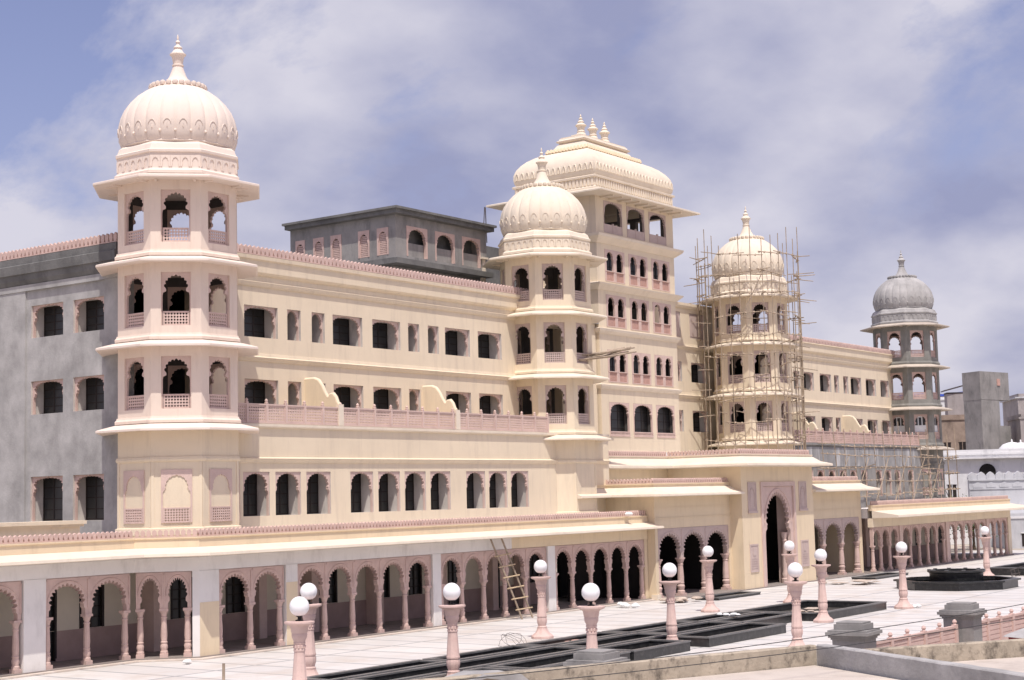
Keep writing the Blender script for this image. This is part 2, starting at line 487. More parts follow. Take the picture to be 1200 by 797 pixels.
def sash_mesh(W, H, bars=2):
    k = ('sash', round(W, 2), round(H, 2))
    if k not in CACHE:
        b = MB()
        b.box(-W/2, W/2, 0.02, 0.05, 0, H)
        b.m = 1
        b.box(-W/2, -W/2+0.08, 0, 0.019, 0, H); b.box(W/2-0.08, W/2, 0, 0.019, 0, H)
        for i in range(1, bars+1):
            x = -W/2+W*i/(bars+1); b.box(x-0.035, x+0.035, 0, 0.018, 0.08, H-0.08)
        for i in range(1, 4):
            z = H*i/4; b.box(-W/2+0.08, W/2-0.08, -0.005, 0.016, z-0.025, z+0.025)
        b.box(-W/2+0.08, W/2-0.08, 0, 0.019, 0, 0.08); b.box(-W/2+0.08, W/2-0.08, 0, 0.019, H-0.08, H)
        CACHE[k] = b.mesh('window_sash', ['glass', 'dark'])
    return CACHE[k]
def jali_mesh(W, H, nx, nz, material, th=0.07):
    k = ('jali', round(W, 2), round(H, 2), nx, nz, material)
    if k not in CACHE:
        b = MB(); b.jali(-W/2, W/2, 0, H, 0, th, nx, nz)
        CACHE[k] = b.mesh('jali_screen', material)
    return CACHE[k]
def crest_run(b, u0, u1, z0, d0=0.0, th=0.12, sp=0.25, h=0.34):
    """row of small leaf-shaped merlons on a thin base strip"""
    b.box(u0, u1, d0-0.02, d0+th+0.02, z0, z0+0.05)
    n = max(1, int((u1-u0)/sp)); st = (u1-u0)/n
    hw = st*0.41
    for i in range(n):
        c = u0+(i+0.5)*st
        b.prism([(c-hw*0.65, z0+0.045), (c-hw, z0+h*0.5), (c-hw*0.85, z0+h*0.8), (c, z0+h), (c+hw*0.85, z0+h*0.8), (c+hw, z0+h*0.5), (c+hw*0.65, z0+0.045)], d0, d0+th)

# ------------------------------------------------------------------ ground
b = MB()
b.quad((-1500, -1500, -0.02), (2500, -1500, -0.02), (2500, 2500, -0.02), (-1500, 2500, -0.02))
setting(b.build('ground', 'dust'))
b = MB()
b.quad((20, 22.5, -0.006), (156, 22.5, -0.006), (156, 56, -0.006), (20, 56, -0.006))
setting(b.build('courtyard_paving', 'paving'))

# ------------------------------------------------------------------ domed towers
AP = 2.64
SIDE = 2*AP*math.tan(PI/8)
def face_T(k, off=0.0):
    a = k*PI/4
    n = (math.cos(a), math.sin(a)); t = (-math.sin(a), math.cos(a))
    return lambda u, d, z: ((AP+off-d)*n[0]+u*t[0], (AP+off-d)*n[1]+u*t[1], z)
def face_rot(k):
    return k*PI/4+PI/2
def ribs(a, z):
    return 1-0.026*(1-abs(math.sin(12*a)))**3.0
DOME = [(2.42, 22.68), (2.58, 22.88), (2.68, 23.16), (2.715, 23.5), (2.70, 23.85), (2.61, 24.22), (2.45, 24.57), (2.22, 24.9), (1.90, 25.23), (1.53, 25.5), (1.15, 25.72)]
def dome_r(z):
    for (r0, z0), (r1, z1) in zip(DOME[:-1], DOME[1:]):
        if z0 <= z <= z1: return r0+(r1-r0)*(z-z0)/(z1-z0)
    return 2.5
FINIAL = [(0, 25.86), (0.78, 25.90), (0.55, 26.06), (0.40, 26.32), (0.29, 26.62), (0.23, 26.80), (0.27, 26.83), (0.27, 26.88), (0.22, 26.91), (0.25, 27.1), (0.29, 27.28), (0.38, 27.36), (0.38, 27.40), (0.27, 27.48), (0.19, 27.60), (0.16, 27.63), (0.21, 27.70), (0.15, 27.78), (0.08, 27.84), (0.07, 27.90), (0.11, 27.97), (0.08, 28.04), (0.03, 28.08), (0.05, 28.2), (0.02, 28.32), (0, 28.36)]
def domed_tower(label, x, y, rims, dz, C, canopy_sides=8, shaft_mat=None, blind=True):
    """C: dict of material names: wall, roof, frame, jali, canopy"""
    root = thing('domed_tower', label, 'tower', (x, y, 0), 0, 'domed octagonal corner towers')
    rot8 = PI/8
    rr = list(rims)
    # shaft below the first canopy
    s = MB(); s.lathe([(AP, 4.9), (AP, 5.2), (AP+0.12, 5.2), (AP+0.12, 5.48), (AP, 5.52), (AP, 8.38), (AP+0.07, 8.42), (AP+0.10, 8.50), (AP+0.07, 8.60), (AP, 8.62), (AP, rr[0]+0.03)], 8, rot=rot8, scale8=True)
    for k in range(8):   # thin corner pilasters
        s.T = face_T(k)
        s.box(-SIDE/2, -SIDE/2+0.12, -0.03, 0.05, 5.5, 8.4); s.box(SIDE/2-0.12, SIDE/2, -0.03, 0.05, 5.5, 8.4)
    s.build('shaft', shaft_mat or C['wall'], root)
    for k in (3, 4, 5, 6, 7) if blind else ():
        T = face_T(k)
        fm = frame_mesh('blind', 0.05, C['frame'], W=1.34, H=2.32, hw=0.50, zs=1.52, za=2.08, b=0.59, br=0.2, lobes=9, amp=0.07, per=4)
        f = link('blind_arch', fm, root, T(0, -0.045, 5.72), face_rot(k))
        link('jali_screen', jali_mesh(1.16, 0.66, 9, 5, C['jali'], 0.05), f, (0, -0.012, 0.0))
    # open tiers
    for ti in range(3):
        z0, z1 = rr[ti], rr[ti+1]
        b = MB()
        zo, zt = z0+0.92, z1-0.44
        for k in range(8):
            b.T = face_T(k)
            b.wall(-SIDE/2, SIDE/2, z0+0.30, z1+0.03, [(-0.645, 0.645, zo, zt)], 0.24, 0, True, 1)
        b.build('tier_wall', [C['wall'], 'shaded_raw'], root)
        b = MB(); b.lathe([(AP-0.1, z0+0.30), (AP+0.13, z0+0.30), (AP+0.14, z0+0.42), (AP+0.07, z0+0.50), (AP+0.05, z0+0.58), (AP-0.1, z0+0.60)], 8, rot=rot8, scale8=True)
        b.build('sill_moulding', C['wall'], root)
        H = zt-zo
        for k in range(8):
            T = face_T(k)
            fm = frame_mesh('tier', 0.12, C['frame'], W=1.288, H=round(H-0.004, 3), hw=0.535, zs=round(H-0.70, 3), za=round(H-0.12, 3), b=0.59, br=0.34, lobes=9, amp=0.12, per=4, neck=0.10)
            f = link('arch_frame', fm, root, T(0, 0.075, zo+0.002), face_rot(k))
            link('jali_screen', jali_mesh(1.13, 0.64, 8, 4, C['jali']), f, (0, 0.02, 0.0))
    # canopies
    for ti, z in enumerate(rr):
        n = canopy_sides
        ro = 3.58 if ti < 3 else 3.70
        b = MB(); b.lathe([(0, z+0.31), (AP-0.02, z+0.30), (AP+0.3, z+0.22), (ro-0.04, z+0.05), (ro, z+0.02), (ro, z-0.06), (ro-0.06, z-0.08), (AP+0.25, z-0.02), (AP+0.02, z+0.0), (0, z+0.0)], n, rot=PI/n, scale8=True)
        if ti == 3:
            for k in range(8):
                b.T = face_T(k)
                for u in (-0.85, 0.85):
                    b.box(u-0.05, u+0.05, -0.55, 0.0, z-0.09, z-0.005)
        b.build('canopy', C['canopy'], root)
    # frieze and dome
    zc = rr[3]
    b = MB(); b.lathe([(AP-0.3, zc+0.29), (AP+0.14, zc+0.29), (AP+0.15, zc+0.42), (AP+0.04, zc+0.50), (AP+0.02, zc+0.56), (AP+0.02, zc+1.24+dz), (AP+0.09, zc+1.27+dz), (AP+0.10, zc+1.37+dz), (AP+0.02, zc+1.43+dz), (2.58, 22.60+dz), (2.50, 22.66+dz), (2.44, 22.72+dz), (1.5, 22.74+dz)], 8, rot=rot8, scale8=True)
    for k in range(8):
        b.T = face_T(k, 0.02)
        for i in range(5):
            c = -SIDE/2+SIDE*(i+0.5)/5
            h0 = zc+0.60
            w2 = SIDE/5*0.48
            arc = arch_curve(w2*0.66, h0+0.18, h0+0.42, 5, 0.10, 3, c)
            b.prism([(c-w2, h0), (c-w2, h0+0.50+dz*0.5), (c+w2, h0+0.50+dz*0.5), (c+w2, h0), (c+w2*0.7, h0)] + arc + [(c-w2*0.7, h0)], -0.035, 0.01)
    b.build('frieze', C['roof'], root)
    b = MB(); b.lathe([(r, z+dz) for r, z in DOME], 192, rib=ribs)
    dome = b.build('dome', C['roof'], root, 50)
    b = MB()
    for i in range(24):
        ac = (i+0.5)*PI/12
        pts = []
        for k in range(9):
            t = PI*k/8
            a = ac+0.068*math.cos(t)
            z = 23.36+0.36*math.sin(t)**0.8 if 0 < k < 8 else 23.36
            r = dome_r(z)*(0.985 if k in (0, 8) else 1.005)
            pts.append((r*math.cos(a), r*math.sin(a), z+dz))
        b.tube(pts, 0.023, 5)
        r = dome_r(23.4)
        b.tube([(r*math.cos(ac), r*math.sin(ac), 23.34+dz), (r*1.005*math.cos(ac), r*1.005*math.sin(ac), 23.46+dz), (r*math.cos(ac), r*math.sin(ac), 23.54+dz)], 0.034, 5, 0.012)
        a2 = i*PI/12; r = dome_r(23.2)*0.985
        b.lathe([(0, 23.14+dz), (0.06, 23.18+dz), (0.06, 23.24+dz), (0, 23.29+dz)], 6, r*math.cos(a2), r*math.sin(a2))
    b.lathe([(2.3, 22.73+dz), (2.50, 22.74+dz), (2.55, 22.79+dz), (2.52, 22.85+dz), (2.3, 22.86+dz)], 48)
    b.build('petal_band', C['roof'], dome, 50)
    b = MB(); b.lathe([(0, 25.62+dz), (1.12, 25.64+dz), (1.26, 25.68+dz), (1.2, 25.81+dz), (0.95, 25.90+dz), (0.55, 26.02+dz), (0, 26.05+dz)], 32)
    for i in range(26):
        a = 2*PI*i/26
        b.lathe([(0, 25.66+dz), (0.10, 25.70+dz), (0.135, 25.78+dz), (0.11, 25.87+dz), (0, 25.92+dz)], 8, 1.22*math.cos(a), 1.22*math.sin(a))
    b.build('lotus_ring', C['roof'], dome, 40)
    b = MB(); b.lathe([(r, z+dz) for r, z in FINIAL], 20)
    b.build('finial', C['roof'], dome, 40)
    return root

T1 = (49.47, 54.6)
T2 = (80.39, 55.5)
T3 = (107.7, 55.5)
T4 = (138.3, 55.5)
t1 = domed_tower('pale blush domed tower at the near left corner, largest in view', T1[0], T1[1], (9.80, 13.48, 17.22, 20.93), 0.0,
            dict(wall='blush', roof='blush_white', frame='pink_pale', jali='pink_pale', canopy='blush_white'), shaft_mat='cream')
t2 = domed_tower('cream domed tower beside the tall central block, bamboo bundle on its ledge', T2[0], T2[1], (9.84, 13.54, 17.36, 20.95), -0.1,
            dict(wall='cream', roof='cream_white', frame='mauve', jali='mauve', canopy='cream_white'), blind=False)
t3 = domed_tower('cream domed tower wrapped in bamboo scaffolding, with round ledges', T3[0], T3[1], (9.90, 13.54, 17.28, 20.9), -0.15,
            dict(wall='cream', roof='cream_white', frame='mauve', jali='mauve', canopy='cream_white'), 32, blind=False)
t4 = domed_tower('unpainted grey domed tower at the far right end', T4[0], T4[1], (9.78, 13.36, 17.18, 20.95), -0.12,
            dict(wall='tower_grey', roof='concrete_light', frame='pink', jali='pink', canopy='sand_trim'))

for k in (4, 5, 6):
    T = face_T(k)
    q = MB(); q.box(-0.62, 0.62, 0.0, 0.05, 0.66, 2.32); q.m = 1
    for x in (-0.36, 0.0, 0.36): q.box(x-0.13, x+0.13, -0.02, -0.001, 1.25, 1.95)
    q.build('white_shutter', ['white_cloth', 'glass'], t4, None, T(0, 0.22, 10.70), face_rot(k))

# ------------------------------------------------------------------ palace wings
def FY(y):
    return lambda u, d, z: (u, y+d, z)
def FX(x):
    return lambda u, d, z: (x+d, u, z)
UP_L = [(54.97, 57.31), (58.0, 58.98), (59.80, 60.78), (61.4, 63.74), (64.56, 66.9), (67.58, 68.56), (69.33, 70.31), (70.88, 73.22), (74.0, 76.34)]
LOW_L = [(52.56+2.135*i, 54.30+2.135*i) for i in range(3)]+[(60.04+2.135*i, 61.78+2.135*i) for i in range(4)]+[(69.60+2.1*i, 71.34+2.1*i) for i in range(3)]
def mould(b, u0, u1, z, prof):
    """horizontal moulding: prof = [(proj, dz)] closed against the wall"""
    pts = [(-p, z+q) for p, q in prof]
    n = len(pts)
    A = [b.p(u0, p, q) for p, q in pts]; B = [b.p(u1, p, q) for p, q in pts]
    for i in range(n):
        j = (i+1) % n
        b.face([A[i], A[j], B[j], B[i]])
    b.face(A); b.face(list(reversed(B)))
STRING = [(-0.05, 0), (0.05, 0.02), (0.09, 0.10), (0.14, 0.16), (0.16, 0.22), (0.05, 0.27), (0.03, 0.42), (-0.05, 0.44)]
CORN = [(-0.05, 0), (0.06, 0.02), (0.12, 0.12), (0.16, 0.25), (0.06, 0.30), (0.05, 0.56), (0.15, 0.60), (0.26, 0.72), (0.28, 1.28), (0.38, 1.34), (0.40, 1.52), (-0.05, 1.55)]
def window_set(root, wins, y, z0, z1, thick, frame_mat, T=FY, rz=0, low=False, sash=True, cut=None):
    for (a, c) in wins:
        W = c-a; H = z1-z0
        zs = H*0.56 if not low else H*0.64
        kw = dict(W=round(W-0.01, 3), H=round(H-0.01, 3), hw=round(W/2-0.09, 3), zs=round(zs, 3), za=round(H*0.975, 3), b=round(W/2-0.04, 3), br=0.3 if W > 1.2 else 0.22, lobes=11, amp=0.075, per=4, neck=0.04, pw=(0.8 if low else (0.55 if W > 1.2 else 0.75)))
        f = link('window', frame_mesh('fw', 0.14, frame_mat, **kw), root, T(y)((a+c)/2, 0.05 if low else 0.15, z0+0.005), rz)
        if sash:
            link('sash', sash_mesh(W-0.012, H-0.012, 2 if W > 1.2 else 1), f, (0, thick-0.22, 0))
def scroll_wall(root, x, y0, ztop, ylen, zbot, material):
    """garden partition with a scrolled top, running out from the wall to the balcony rail"""
    b = MB(lambda u, d, z: (x+d, y0-u, z))
    L = ylen
    prof = [(0, zbot), (0, ztop), (0.28*L, ztop), (0.40*L, ztop-0.10), (0.50*L, ztop-0.38), (0.58*L, ztop-0.72), (0.66*L, ztop-0.98), (0.72*L, ztop-1.02), (0.76*L, ztop-0.86), (0.84*L, ztop-0.84), (0.90*L, ztop-1.0), (0.95*L, ztop-1.28), (L, ztop-1.40), (L, zbot)]
    b.prism(prof, -0.11, 0.11)
    b.build('scroll_partition', material, root)
    # rounded coping
    b = MB(lambda u, d, z: (x+d, y0-u, z))
    b.tube([(u, 0, z+0.01) for u, z in prof[1:-1]], 0.118, 8)
    b.build('scroll_coping', 'cream', root, 60)
def balcony(root, x0, x1, y, z0, npan, material):
    """jali panels between little posts"""
    st = (x1-x0)/npan
    post = MB(); post.box(-0.07, 0.07, -0.07, 0.07, 0, 0.98); post.lathe([(0.09, 0.98), (0.09, 1.02), (0.05, 1.04), (0.08, 1.09), (0.05, 1.15), (0, 1.19)], 8)
    pm = post.mesh('rail_post', material)
    jm = jali_mesh(st-0.15, 0.80, 9, 5, material, 0.06)
    for i in range(npan+1):
        link('rail_post', pm, root, (x0+i*st, y, z0))
        if i < npan: link('rail_panel', jm, root, (x0+(i+0.5)*st, y-0.03, z0+0.06))
    b = MB(); b.box(x0, x1, y-0.06, y+0.06, z0+0.862, z0+0.93); b.box(x0, x1, y-0.06, y+0.06, z0, z0+0.057)
    b.build('hand_rail', material, root)

YU, YL = 56.0, 53.7
wing = thing('palace_wing', 'long cream palace wing with cusped windows between blush and cream towers', 'palace wing', (0, 0, 0))
b = MB(FY(YU))
b.wall(52.0, 78.0, 10.1, 18.7, [(a, c, 14.68, 16.25) for a, c in UP_L]+[(a, c, 10.95, 12.58) for a, c in UP_L], 1.0, 1)
b.wall(82.7, 85.0, 10.1, 18.7, [], 1.0, 1)
b.wall(78.001, 82.699, 17.0, 18.7, [], 0.3, 1)
b.build('upper_wall', ['cream', 'inner'], wing)
b = MB(FY(YL))
b.wall(51.2, 78.6, 4.87, 10.1, [(a, c, 5.88, 7.95) for a, c in LOW_L], 1.0, 1)
b.wall(82.2, 84.3, 4.87, 10.1, [], 1.0, 1)
b.build('lower_wall', ['cream', 'inner'], wing)
b = MB(); b.box(50.3, 85.0, YL+0.02, YU+0.05, 9.86, 10.097); b.build('balcony_floor', 'cream', wing)
window_set(wing, UP_L, YU, 14.68, 16.25, 1.0, 'pink_pale')
window_set(wing, UP_L, YU, 10.95, 12.58, 1.0, 'pink_pale')
window_set(wing, LOW_L, YL, 5.88, 7.95, 1.0, 'pink_pale', low=True)
b = MB(FY(YU)); mould(b, 51.75, 85.0, 17.18, CORN); b.build('cornice', 'cream', wing)
b = MB(FY(YU)); mould(b, 51.75, 85.0, 13.45, STRING); b.build('string_course', 'cream', wing)
b = MB(FY(YL)); mould(b, 50.3, 84.2, 8.36, STRING[:6]+[(-0.05, 0.30)]); b.build('string_course', 'cream', wing)
b = MB(FY(YL)); mould(b, 50.3, 84.2, 10.02, [(-0.05, 0), (0.10, 0.02), (0.16, 0.08), (0.16, 0.20), (-0.05, 0.22)]); b.build('balcony_edge', 'cream_white', wing)
b = MB(FY(YU-0.36)); crest_run(b, 51.75, 84.6, 18.72, 0, 0.12, 0.29, 0.46); b.build('crest', 'pink', wing)
balcony(wing, 51.5, 77.6, YL-0.02, 10.245, 20, 'pink_pale')
for x in (59.3, 68.85):
    scroll_wall(wing, x, YU, 12.68, 2.28, 10.1, 'cream')
b = MB(); b.box(59.12, 59.48, YL-0.12, YL+0.10, 10.24, 11.32); b.build('rail_pier', 'cream_white', wing)
b = MB(); b.box(68.67, 69.03, YL-0.12, YL+0.10, 10.24, 11.32); b.build('rail_pier', 'cream_white', wing)
# side elevation in bare cement, seen to the left of the corner tower
XS = 48.0
SIDE_W = [(58.05, 60.25), (61.0, 63.4), (66.9, 69.2), (70.0, 72.3)]
b = MB(FX(XS))
b.wall(56.9, 78.0, 0, 18.2, [(a, c, z0, z1) for a, c in SIDE_W for z0, z1 in ((14.68, 16.25), (10.98, 12.58), (5.88, 8.0))], 0.8, 1)
b.build('side_wall', ['concrete_light', 'inner'], wing)
b = MB(FX(XS))
for a, c in ((56.95, 57.85), (63.75, 66.5), (72.6, 78)):
    b.box(a, c, -0.10, 0.05, 0, 17.0)
b.box(56.95, 78, -0.12, 0.05, 17.0, 17.3); b.box(56.95, 78, -0.14, 0.05, 16.999, 17.001)
b.build('render_pilasters', 'concrete_light', wing)
for z0, z1, lo in ((14.68, 16.25, False), (10.98, 12.58, False), (5.88, 8.0, True)):
    for a, c in SIDE_W:
        W = c-a; H = z1-z0
        kw = dict(W=round(W-0.01, 3), H=round(H-0.01, 3), hw=round(W/2-0.11, 3), zs=round(H*(0.72 if lo else 0.62), 3), za=round(H*0.975, 3), b=round(W/2-0.06, 3), br=0.3, lobes=11, amp=0.075, per=4, neck=0.04, pw=(0.5 if W > 1.2 else 0.75))
        f = link('window', frame_mesh('fw', 0.14, 'pink', **kw), wing, (XS+0.10, (a+c)/2, z0+0.005), -PI/2)
        link('sash', sash_mesh(W-0.012, H-0.012, 2), f, (0, 0.64, 0))
b = MB(FX(XS)); mould(b, 56.9, 78, 17.3, [(-0.05, 0), (0.10, 0.02), (0.22, 0.22), (0.26, 0.5), (0.34, 0.52), (0.36, 0.95), (0.26, 1.0), (0.26, 1.32), (-0.05, 1.35)]); b.build('cornice', 'concrete_dark', wing)
b = MB(FX(XS-0.2)); crest_run(b, 56.9, 78, 18.65, 0, 0.12, 0.29, 0.46); b.build('crest', 'pink', wing)
b = MB(); b.box(48.85, 88.75, 57.0, 77.9, 17.85, 18.2); b.build('roof', 'concrete', wing)
b = MB(); b.box(48.3, 88.75, 77.95, 78.4, 0, 18.2); b.box(88.3, 88.75, 63.7, 77.9, 0, 17.8); b.build('rear_wall', 'concrete_light', wing)
b = MB(); b.box(83.0, 88.7, 57.25, 63.0, 8.4, 17.84); b.build('link_wall', 'cream', wing)
b = MB(); b.box(34, 43.3, 53.9, 55.0, 4.9, 5.7); b.box(33.9, 43.42, 53.78, 55.12, 5.7, 5.80); b.box(33.9, 43.5, 53.7, 55.2, 5.80, 5.95); b.build('terrace_parapet', 'cream', wing)
b = MB(); b.box(52.6, 77.6, 54.75, 55.9, 4.9, 9.8); b.build('shade_backing', 'dark_room', wing)  # near-black box painting the shade behind the lower windows

# right wing, painted above and still bare cement below
wr = thing('palace_wing', 'far cream palace wing with bare grey lower storey behind scaffolding', 'palace wing', (0, 0, 0))
UP_R = [(112.2, 113.2), (113.9, 114.9), (115.85, 117.0), (117.65, 119.6), (120.75, 122.95), (123.55, 124.5), (125.4, 126.4), (126.9, 129.1), (130.1, 132.3), (133.3, 135.2)]
LOW_R = [(112.6+2.05*i, 113.9+2.05*i) for i in range(5)]+[(122.95, 124.25)]+[(126.0+2.0*i, 127.3+2.0*i) for i in range(3)]+[(133.0, 134.3)]
b = MB(FY(YU)); b.wall(110.1, 136.2, 10.0, 18.4, [(a, c, 14.52, 16.0) for a, c in UP_R]+[(a, c, 10.85, 12.42) for a, c in UP_R], 0.8, 1)
b.build('upper_wall', ['cream', 'inner'], wr)
b = MB(FY(YL)); b.wall(109.8, 136.2, 4.87, 10.0, [(a, c, 5.75, 7.95) for a, c in LOW_R], 0.8, 1)
b.build('lower_wall', ['concrete', 'inner'], wr)
b = MB(FY(YL)); b.box(110.5, 135.8, -0.05, 0.1, 8.25, 9.75); b.build('limewash_coat', 'wash_streaks', wr)
b = MB(); b.box(110.3, 136, YL+0.02, YU+0.05, 9.76, 9.997); b.build('balcony_floor', 'concrete', wr)
window_set(wr, UP_R, YU, 14.52, 16.0, 0.8, 'pink_pale')
window_set(wr, UP_R, YU, 10.85, 12.42, 0.8, 'pink_pale')
window_set(wr, LOW_R, YL, 5.75, 7.95, 0.8, 'pink', low=True)
b = MB(FY(YU)); mould(b, 110.1, 136.2, 17.0, CORN[:-2]+[(0.3, 1.40), (-0.05, 1.42)]); b.build('cornice', 'cream', wr)
b = MB(FY(YU)); mould(b, 110.1, 136.2, 13.32, STRING); b.build('string_course', 'cream', wr)
b = MB(FY(YU-0.3)); crest_run(b, 110.1, 136.2, 18.42, 0, 0.12, 0.29, 0.40); b.build('crest', 'pink', wr)
b = MB(FY(YL)); mould(b, 110.3, 136, 9.9, [(-0.05, 0), (0.16, 0.02), (0.16, 0.18), (-0.05, 0.2)]); b.build('balcony_edge', 'concrete', wr)
balcony(wr, 110.6, 135.7, YL-0.02, 10.1, 19, 'pink')
scroll_wall(wr, 115.0, YU, 12.5, 2.28, 10.0, 'cream'); scroll_wall(wr, 125.0, YU, 12.5, 2.28, 10.0, 'cream')
b = MB(); b.box(110.0, 136.0, 57.0, 70, 17.5, 18.0); b.box(110, 136, 70, 70.4, 0, 18); b.box(135.6, 136, 58, 70, 0, 17.5); b.build('roof', 'concrete', wr)
b = MB(); b.box(110.3, 136, 54.6, 56.2, 4.9, 9.7); b.build('shade_backing', 'dark_room', wr)  # dark fill: room shade given as colour behind the lower openings

# ------------------------------------------------------------------ central block
blk = thing('palace_block', 'tall cream central block with curved cushion roof and three finials', 'palace block', (88.8, 57.0, 0))
BW, BD = 10.3, 6.6
GR = [(0.95, 3.48), (4.01, 6.54), (7.07, 9.60)]
def FXr(x):   # right-hand face, inward is -x
    return lambda u, d, z: (x-d, u, z)
rows = [(10.35, 12.65), (14.0, 16.2), (17.75, 19.95), (20.85, 23.05)]
levels = [(0, 13.6), (13.6, 17.4), (17.4, 20.5), (20.5, 23.85)]
proj = [0.0, 0.03, 0.06, 0.09]
b = MB(FY(0)); ops = [(a, c, z0, z1) for a, c in GR for z0, z1 in rows]
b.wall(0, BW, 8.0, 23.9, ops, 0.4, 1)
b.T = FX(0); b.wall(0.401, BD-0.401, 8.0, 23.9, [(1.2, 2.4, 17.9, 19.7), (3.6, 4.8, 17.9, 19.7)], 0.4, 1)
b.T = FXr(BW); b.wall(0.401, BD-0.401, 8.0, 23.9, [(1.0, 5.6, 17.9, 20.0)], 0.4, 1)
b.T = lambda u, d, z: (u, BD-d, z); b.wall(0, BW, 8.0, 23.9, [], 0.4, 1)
b.build('block_wall', ['cream', 'shaded_raw'], blk)
b = MB()
for z in (8.3, 13.5, 17.2, 20.3):
    b.box(0.41, BW-0.41, 0.41, BD-0.41, z, z+0.3)
b.box(3.7, 3.9, 0.45, BD-0.45, 8.6, 17.1); b.box(6.7, 6.9, 0.45, BD-0.45, 8.6, 17.1); b.box(5.0, 5.15, 0.45, BD-0.45, 20.61, 23.7)
b.build('inner_floor', 'shaded_raw', blk)
def pair_frame(W, H, mullions=2):
    k = ('pair', W, H)
    if k not in CACHE:
        b = MB(); n = 2; w1 = W/n
        zr = 0.74
        for i in range(n):
            c = -W/2+(i+0.5)*w1
            poly = frame_poly(w1-0.002, H-zr, w1*0.315, (H-zr)*0.64, (H-zr)*0.91, w1*0.345, 0.2, 7, 0.11, 4, 0.05)
            b.prism([(c+u, zr+z) for u, z in poly], 0, 0.15)
        b.box(-W/2, W/2, 0.0, 0.15, 0, 0.06); b.box(-W/2, W/2, -0.02, 0.15, zr-0.06, zr-0.002)
        for i in range(n):
            c = -W/2+(i+0.5)*w1
            b.box(c-w1/2+0.002, c-w1*0.36, 0, 0.15, 0.06, zr-0.06); b.box(c+w1*0.36, c+w1/2-0.002, 0, 0.15, 0.06, zr-0.06)
        CACHE[k] = b.mesh('twin_window', 'pink_pale')
    return CACHE[k]
for ri_, (z0, z1) in enumerate(rows):
    H = z1-z0
    for gi, (a, c) in enumerate(GR):
        W = c-a
        if ri_ == 0:
            kw = dict(W=round(W-0.01, 3), H=round(H-0.36, 3), hw=1.13, zs=1.25, za=1.88, b=1.18, br=0.3, lobes=11, amp=0.08, per=4, pw=0.7)
            f = link('window', frame_mesh('fw', 0.14, 'pink_pale', **kw), blk, ((a+c)/2, -0.02, z0+0.35))
            q = MB(); q.jali(-W/2+0.005, W/2-0.005, 0, 0.345, 0, 0.1, 14, 1, 0.7, 0.06); q.build('sill_grille', 'pink_pale', f, None, (0, -0.02, -0.35))
            link('sash', sash_mesh(W-0.02, H-0.02, 2), f, (0, 0.42, -0.34))
        else:
            f = link('twin_window', pair_frame(round(W-0.01, 3), round(H-0.01, 3)), blk, ((a+c)/2, -0.02, z0+0.005))
            k = ('tp', round(W, 2))
            if k not in CACHE:
                q = MB(); w1 = W/2
                for s in (-1, 1):
                    q.jali(s*w1/2-w1*0.355, s*w1/2+w1*0.355, 0.065, 0.675, 0.04, 0.10, 7, 6, 0.6, 0.03)
                CACHE[k] = q.mesh('terracotta_panel', 'terracotta')
            link('terracotta_panel', CACHE[k], f)
            if ri_ in (1, 3):
                link('sash', sash_mesh(W-0.02, H-0.02, 3), f, (0, 0.42, 0.0))
def ring_mould(b, z, prof, x0=0, x1=BW, y0=0, y1=BD):
    """moulding all round a rectangle, prof = [(outward, z)]"""
    rings = []
    for p, q in prof:
        rings.append([b.p(x0-p, y0-p, z+q), b.p(x1+p, y0-p, z+q), b.p(x1+p, y1+p, z+q), b.p(x0-p, y1+p, z+q)])
    n = len(rings)
    for i in range(n):
        A, B = rings[i], rings[(i+1) % n]
        for s in range(4):
            t = (s+1) % 4
            b.face([A[s], A[t], B[t], B[s]])
for z, pr in ((13.5, [(-0.1, 0), (0.05, 0.02), (0.18, 0.2), (0.20, 0.30), (0.03, 0.36), (-0.1, 0.37)]),
              (17.22, [(-0.1, 0), (0.05, 0.02), (0.20, 0.2), (0.24, 0.36), (0.03, 0.42), (-0.1, 0.43)]),
              (20.2, [(-0.1, 0), (0.05, 0.02), (0.15, 0.10), (0.42, 0.34), (0.46, 0.44), (0.03, 0.54), (-0.1, 0.55)]),
              (23.4, [(-0.1, 0), (0.05, 0.02), (0.15, 0.10), (0.50, 0.38), (0.56, 0.56), (0.1, 0.68), (-0.1, 0.69)])):
    b = MB(); ring_mould(b, z, pr); b.build('cornice', 'cream_white', blk)
# open belvedere storey
TOP = [(0.98, 3.35), (3.95, 6.32), (6.92, 9.29)]
b = MB(FY(0)); b.wall(0, BW, 24.1, 26.95, [(a, c, 24.2, 26.4) for a, c in TOP], 0.4, 1)
b.T = FX(0); b.wall(0.401, BD-0.401, 24.1, 26.95, [(3.4, 5.6, 24.2, 26.4)], 0.4, 1)
b.T = FXr(BW); b.wall(0.401, BD-0.401, 24.1, 26.95, [(0.8, 2.9, 24.2, 26.4), (3.4, 5.6, 24.2, 26.4)], 0.4, 1)
b.T = lambda u, d, z: (u, BD-d, z); b.wall(0, BW, 24.1, 26.95, [(a, c, 24.2, 26.4) for a, c in TOP], 0.4, 1)
b.build('belvedere_wall', ['cream', 'shaded_raw'], blk)
b = MB(); b.box(0.1, BW-0.1, 0.1, BD-0.1, 23.92, 24.097); b.build('inner_floor', 'shaded_raw', blk)
